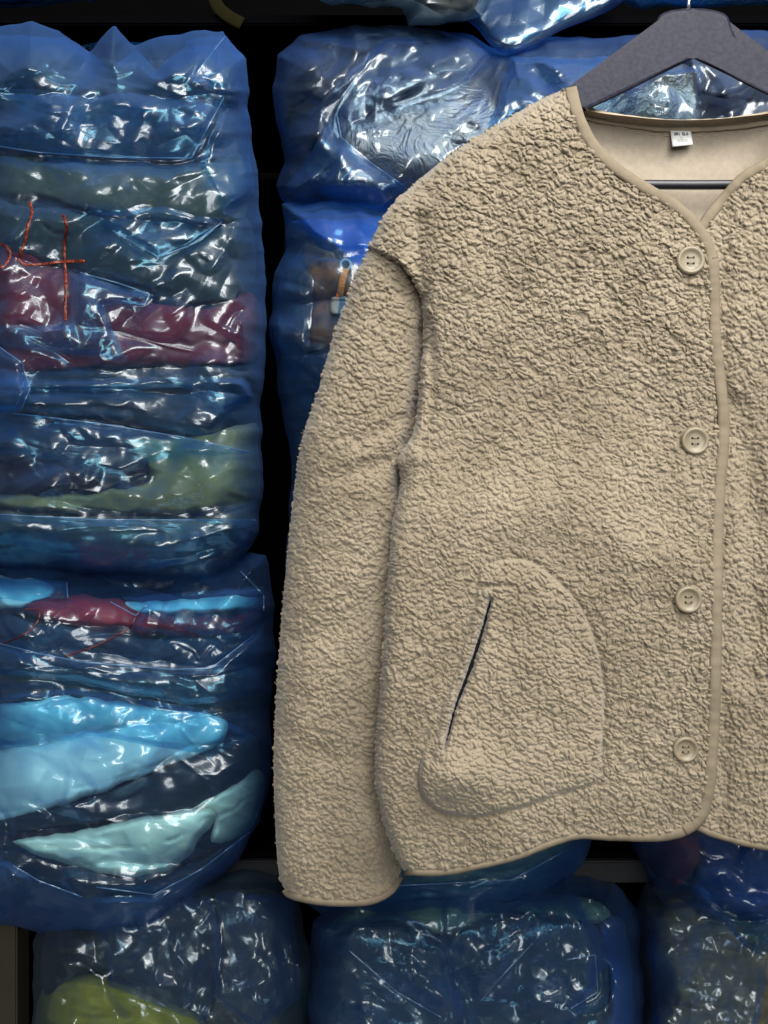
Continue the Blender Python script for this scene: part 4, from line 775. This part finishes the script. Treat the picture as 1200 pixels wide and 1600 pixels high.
# right half: the wearer's left front, mirrored about the jacket's middle
AX = 1078.0
def mir(a): a = np.array(a, float); a[:, 0] = 2 * AX - a[:, 0]; return a
rneck = mir([(892, 136), (897, 160), (904, 182), (921, 219), (953, 252)]).tolist() + [(1163, 276), (1135, 305), (1110, 336), (1096, 356)]
rhem = [(1075, 1284), (1091, 1293), (1119, 1305), (1166, 1318), (1210, 1326), (1280, 1338), (1360, 1350), (1440, 1364), (1524, 1362)]
rside = mir(path(side_l)); rsh = mir(path(shoulder))
r_poly = np.concatenate([path(rneck)[:-1], path([(1096, 356), (1088, 500), (1086, 900), (1075, 1284)], 12)[:-1], path(rhem)[:-1], rside[:-1], rsh[:-1]])
rb = (1060, 100, 1620, 1420)
Rs_ = line_field(rsh, rb); Rl_ = line_field(rside[:-15], rb)
rf1 = line_field(smooth([(1150, 640), (1172, 760), (1180, 900), (1172, 1050)], 5, False), rb)
def right_base(X, Y):
    y = 0.003 + 0.036 * (1 - prof(Rs_(X, Y) / 62)) + 0.020 * (1 - prof(Rl_(X, Y) / 34)) - 0.014 * sstep(600, 1100, Y)
    y = y + 0.009 * np.exp(-(rf1(X, Y) / 26) ** 2) + 0.004 * gn(X / 150, Y / 240, 371) + 0.004 * np.exp(-((X - 1130) / 14) ** 2)
    return y
def right_front(X, Y, d): return right_base(X, Y) - PILE * fleece(X, Y, 380, 0.1) * np.clip(d / 6, 0.15, 1) + 0.003 * (1 - prof(d / 7))
xs = np.concatenate([np.arange(1070, 1212, 1.3), 1212 + np.cumsum(np.linspace(1.5, 5, 140))]); xs = xs[xs < 1590]
fp_right = sheet('front_panel', r_poly, right_front, M['fleece'], 1.3, jk, lambda X, Y, d: right_base(X, Y) + 0.006, 10, xs=xs, ys=np.arange(130, 1370, 1.6))
rs_poly = mir(sl_poly)
sheet('sleeve', rs_poly, lambda X, Y, d: sleeve_front(2 * AX - X, Y, d), M['fleece'], 4.0, jk, lambda X, Y, d: 0.040 + 0.020 * prof(d / 70), 12)
# back panel, its inside faces the camera through the neck
bk_poly = np.concatenate([path([(892, 140), (912, 168), (935, 176), (985, 182), (1040, 187), (1100, 187), (1160, 182), (1220, 172), (1264, 140)], 8)[:-1], mir(path(shoulder))[::-1][:-1], mir(path(side_l))[::-1][:-1], path([(1524, 1340), (1300, 1300), (1078, 1270), (850, 1290), (640, 1330)])[:-1], path(side_l)[:-1], path(shoulder)[:-1]])
bk_y = lambda X, Y, d: 0.045 + 0.028 * prof(d / 60) + 0.0012 * gn(X / 40, Y / 40, 391)
sheet('back_panel', bk_poly, bk_y, M['lining'], 5.0, jk, lambda X, Y, d: 0.050 + 0.034 * prof(d / 60), 12)
bkF = sdf(bk_poly)
bky = lambda X, Y: bk_y(X, Y, np.maximum(bkF(X, Y), 0))
bnp = path([(899, 166), (912, 172), (935, 180), (985, 188), (1040, 194), (1100, 194), (1160, 189), (1220, 178), (1258, 160)], 4)
M['back_binding'] = cloth('lightened_tan_binding', (0.32, 0.255, 0.18), (0.37, 0.295, 0.215), scale=60, bump=0.3, fine=1800)  # tan lightened in the colour to offset the hanger's shade on it
bb = ribbon('neck_binding', bnp + np.array([0, 2.0]), 20, lambda X, Y: bky(X, Y + 14) - 0.003, M['back_binding'], jk, thick=0.0028)
for off in (13, 18):
    q = bnp.copy(); q[:, 1] += off
    ribbon('topstitch', q, 2.2, lambda X, Y: bky(X, Y + 10) - 0.002, M['back_binding'], bb, thick=0.0008, n=6)
def seam(pts, off):
    p = path(pts, 1.2); t = np.gradient(p, axis=0); t /= np.linalg.norm(t, axis=1)[:, None]
    return p + np.stack([-t[:, 1], t[:, 0]], 1) * off
yb = lambda X, Y: body_base(X, Y)
nb = ribbon('neck_binding', path(neck_c + front_c[1:2], 3), 19, lambda X, Y: yb(X, Y), M['binding'], jk, thick=0.0045, n=14, proud=0.0005)
fb = ribbon('front_binding', path(front_c, 3), 19, lambda X, Y: yb(X, Y), M['binding'], jk, thick=0.0045, n=14, proud=0.0005)
hb_p = path(front_c[-2:-1] + hem_c, 3)
hb = ribbon('hem_binding', hb_p, np.interp(np.arange(len(hb_p)), [0, 12, 30, 70], [18, 18, 14, 11]), lambda X, Y: yb(X, Y), M['binding'], jk, thick=0.0042, n=12, proud=0.0002)
ribbon('topstitch', seam(neck_c, 12.5), 3.2, lambda X, Y: yb(X, Y), M['binding'], nb, thick=0.0032, n=6)
ribbon('topstitch', seam(front_c, 12.5), 3.2, lambda X, Y: yb(X, Y), M['binding'], fb, thick=0.0032, n=6)
ryb = lambda X, Y: right_base(X, Y)
ribbon('neck_binding', path(rneck[1:], 3), 17, ryb, M['binding'], jk, thick=0.0045, n=14, proud=0.0005)
ribbon('hem_binding', path(rhem, 4), 11, ryb, M['binding'], jk, thick=0.0042, n=12)
cuff = path([(445, 1390), (450, 1396), (465, 1402), (500, 1409), (537, 1411), (575, 1409), (600, 1400), (615, 1387), (625, 1368)], 3)
ribbon('cuff_binding', cuff, 12, lambda X, Y: sleeve_base(X, Y), M['binding'], jk, thick=0.0042, n=12)
ribbon('cuff_binding', mir(cuff), 12, lambda X, Y: sleeve_base(2 * AX - X, Y), M['binding'], jk, thick=0.0042, n=12)
# loose curled fibres standing off the pile
def fibres(front, poly, depth, n, seed):
    rg = np.random.RandomState(seed); F = sdf(poly); x0, y0 = poly.min(0); x1, y1 = min(poly.max(0)[0], 1215), poly.max(0)[1]
    X = rg.uniform(x0, x1, n); Y = rg.uniform(y0, y1, n); ok = F(X, Y) > rg.uniform(-1, 7, n); X = X[ok]; Y = Y[ok]; d = np.maximum(F(X, Y), 0)
    m = len(X); a = rg.uniform(0, 2 * np.pi, m); L = rg.uniform(2.5, 6.5, m); b = a + rg.uniform(-1.2, 1.2, m); w_ = rg.uniform(0.22, 0.42, m); h = rg.uniform(0.0005, 0.0016, m)
    y = depth(X, Y, d)
    P0 = (X, Y, y + .0003); P1 = (X + np.cos(a) * L * .5, Y + np.sin(a) * L * .5, y - h); P2 = (P1[0] + np.cos(b) * L * .5, P1[1] + np.sin(b) * L * .5, y - h * .6)
    out = []
    for (q, an, ww) in ((P0, a, w_), (P1, a, w_), (P2, b, w_ * .4)):
        for sg in (-1, 1): out.append((q[0] - np.sin(an) * ww * sg, q[1] + np.cos(an) * ww * sg, q[2]))
    V = np.stack([np.stack([(o[0] - 600) * S * (D + o[2]) / D, o[2], (800 - o[1]) * S * (D + o[2]) / D], 1) for o in out], 1).reshape(-1, 3)
    k = np.arange(m) * 6
    Q = np.concatenate([np.stack([k, k + 1, k + 3, k + 2], 1), np.stack([k + 2, k + 3, k + 5, k + 4], 1)])
    o = link('fleece_fibres', raw_mesh('fleece_fibres', V, [Q]), M['fleece'], front); o['kind'] = 'stuff'
fibres(fp_left, body_poly, body_front, 42000, 1)
fibres(sl_left, sl_poly, sleeve_front, 19000, 2)
fibres(fp_right, r_poly, right_front, 9000, 3)
# buttons
def button(px, py, r, tilt=0.0):
    y0 = float(body_base(np.array([px]), np.array([py]))[0]) - 0.0052
    c = P(px, py, y0); f = S * (D + y0) / D
    rad = r * f
    prf = [(0.0, -0.0004), (0.42, -0.0004), (0.60, -0.0006), (0.70, -0.0016), (0.80, -0.0025), (0.90, -0.0024), (0.97, -0.0014), (1.0, 0.0002), (0.97, 0.0016), (0.85, 0.0022), (0.0, 0.0022)]
    n = 40; V = []; Q = []
    for (rr, dy) in prf:
        for i in range(n):
            a = 2 * math.pi * i / n
            V.append((c[0] + rad * max(rr, 1e-4) * math.cos(a), c[1] + dy, c[2] + rad * max(rr, 1e-4) * math.sin(a)))
    for k in range(len(prf) - 1):
        for i in range(n): Q.append((k * n + i, k * n + (i + 1) % n, (k + 1) * n + (i + 1) % n, (k + 1) * n + i))
    o = link('button', raw_mesh('button', np.array(V), [np.array(Q)]), M['button'], jk)
    hs = []
    for (sx, sz) in ((-1, 1), (1, 1), (-1, -1), (1, -1)):
        h = (sx * rad * 0.20, sz * rad * 0.20); hs.append(h)
        bm = bmesh.new(); vs = [bm.verts.new((c[0] + h[0] + rad * .085 * math.cos(q * math.pi / 5), c[1] - 0.00055, c[2] + h[1] + rad * .085 * math.sin(q * math.pi / 5))) for q in range(10)]
        bot = [bm.verts.new((v.co.x, c[1] + 0.0005, v.co.z)) for v in vs]
        bm.faces.new(vs); bm.faces.new(bot[::-1])
        for q in range(10): bm.faces.new((vs[q], bot[q], bot[(q + 1) % 10], vs[(q + 1) % 10]))
        me = bpy.data.meshes.new('hole_shade_disc'); bm.to_mesh(me); bm.free(); link('hole_shade_disc', me, M['dark'], o)  # solid dark disc paints the shade of an open hole
    for (a, b) in ((0, 1), (2, 3)):
        p = [(c[0] + hs[a][0] * (1 - t) + hs[b][0] * t, c[1] - 0.0006 - 0.0006 * math.sin(math.pi * t) - 0.0002 * a, c[2] + hs[a][1] * (1 - t) + hs[b][1] * t) for t in (0, .25, .5, .75, 1)]
        tube('thread', p, 0.00035, M['binding'], o, 6)
    bh = path([(px - r - 8, py - 1), (px - r - 2, py), (px - r + 8, py)], 3)
    ribbon('buttonhole', bh, 4.5, lambda X, Y: body_base(X, Y) - 0.0022, M['thread'], jk, thick=0.001, n=6)
for (bx, by_, r) in ((1079, 407, 22.5), (1086, 689, 22), (1075.5, 937, 21.5), (1071, 1171, 20.5)): button(bx, by_, r)
# woven neck label
tgp = np.array([(1047.5, 204), (1079.5, 205), (1083, 226), (1051, 229)], float)
def tag_pt(u, v, lift=0.0):
    a = tgp[0] * (1 - u) + tgp[1] * u; b = tgp[3] * (1 - u) + tgp[2] * u; q = a * (1 - v) + b * v
    y = float(bky(np.array([q[0]]), np.array([q[1]]))[0]) - 0.003 - 0.006 * v - lift
    return P(q[0], q[1], y)
V = [tag_pt(i / 8, j / 8) for j in range(9) for i in range(9)]; V += [(x, y + 0.0006, z) for (x, y, z) in V]
Q = [(j * 9 + i, (j + 1) * 9 + i, (j + 1) * 9 + i + 1, j * 9 + i + 1) for j in range(8) for i in range(8)]
Q += [tuple(81 + k for k in q[::-1]) for q in Q]
for i in range(8):
    Q += [(i, i + 1, 82 + i, 81 + i), (72 + i + 1, 72 + i, 153 + i, 154 + i), (i * 9 + 9, i * 9, 81 + i * 9, 90 + i * 9), (i * 9 + 8, i * 9 + 17, 98 + i * 9, 89 + i * 9)]
lb = link('neck_label', raw_mesh('neck_label', np.array(V), [np.array(Q)]), M['tag'], jk)
def strokes(name, items, mat):
    bm = bmesh.new()
    for (u0, v0, u1, v1) in items:
        bm.faces.new([bm.verts.new(tag_pt(u, v, 0.0003)) for (u, v) in ((u0, v0), (u0, v1), (u1, v1), (u1, v0))])
    me = bpy.data.meshes.new(name); bm.to_mesh(me); bm.free(); return link(name, me, mat, lb)
it = []
def glyph(x, w_, segs, v0=0.10, v1=0.30):
    for (a, b, c_, d_) in segs: it.append((x + a * w_, v0 + b * (v1 - v0), x + c_ * w_, v0 + d_ * (v1 - v0)))
GL = {'U': [(0, 0, .28, 1), (.72, 0, 1, 1), (0, .78, 1, 1)], 'N': [(0, 0, .28, 1), (.72, 0, 1, 1), (.28, .1, .5, .5), (.5, .45, .72, .9)], 'I': [(.3, 0, .7, 1)], 'Q': [(0, 0, .28, 1), (.72, 0, 1, 1), (0, 0, 1, .22), (0, .78, 1.1, 1)], 'L': [(0, 0, .28, 1), (0, .78, 1, 1)], 'O': [(0, 0, .28, 1), (.72, 0, 1, 1), (0, 0, 1, .22), (0, .78, 1, 1)]}
for k, ch in enumerate('UNI'): glyph(0.16 + k * 0.10, 0.085, GL[ch])
for k, ch in enumerate('QLO'): glyph(0.56 + k * 0.10, 0.085, GL[ch])
strokes('label_print', it, M['ink'])
strokes('label_print', [(0.44, 0.42, 0.47, 0.49), (0.48, 0.42, 0.51, 0.49), (0.53, 0.42, 0.55, 0.49), (0.55, 0.47, 0.58, 0.49), (0.26, 0.58, 0.60, 0.61), (0.64, 0.58, 0.76, 0.61), (0.26, 0.68, 0.40, 0.71), (0.43, 0.68, 0.80, 0.71)], M['greyink'])
print('tris', sum(len(o.data.polygons) * 2 for o in SC.objects if o.type == 'MESH'))
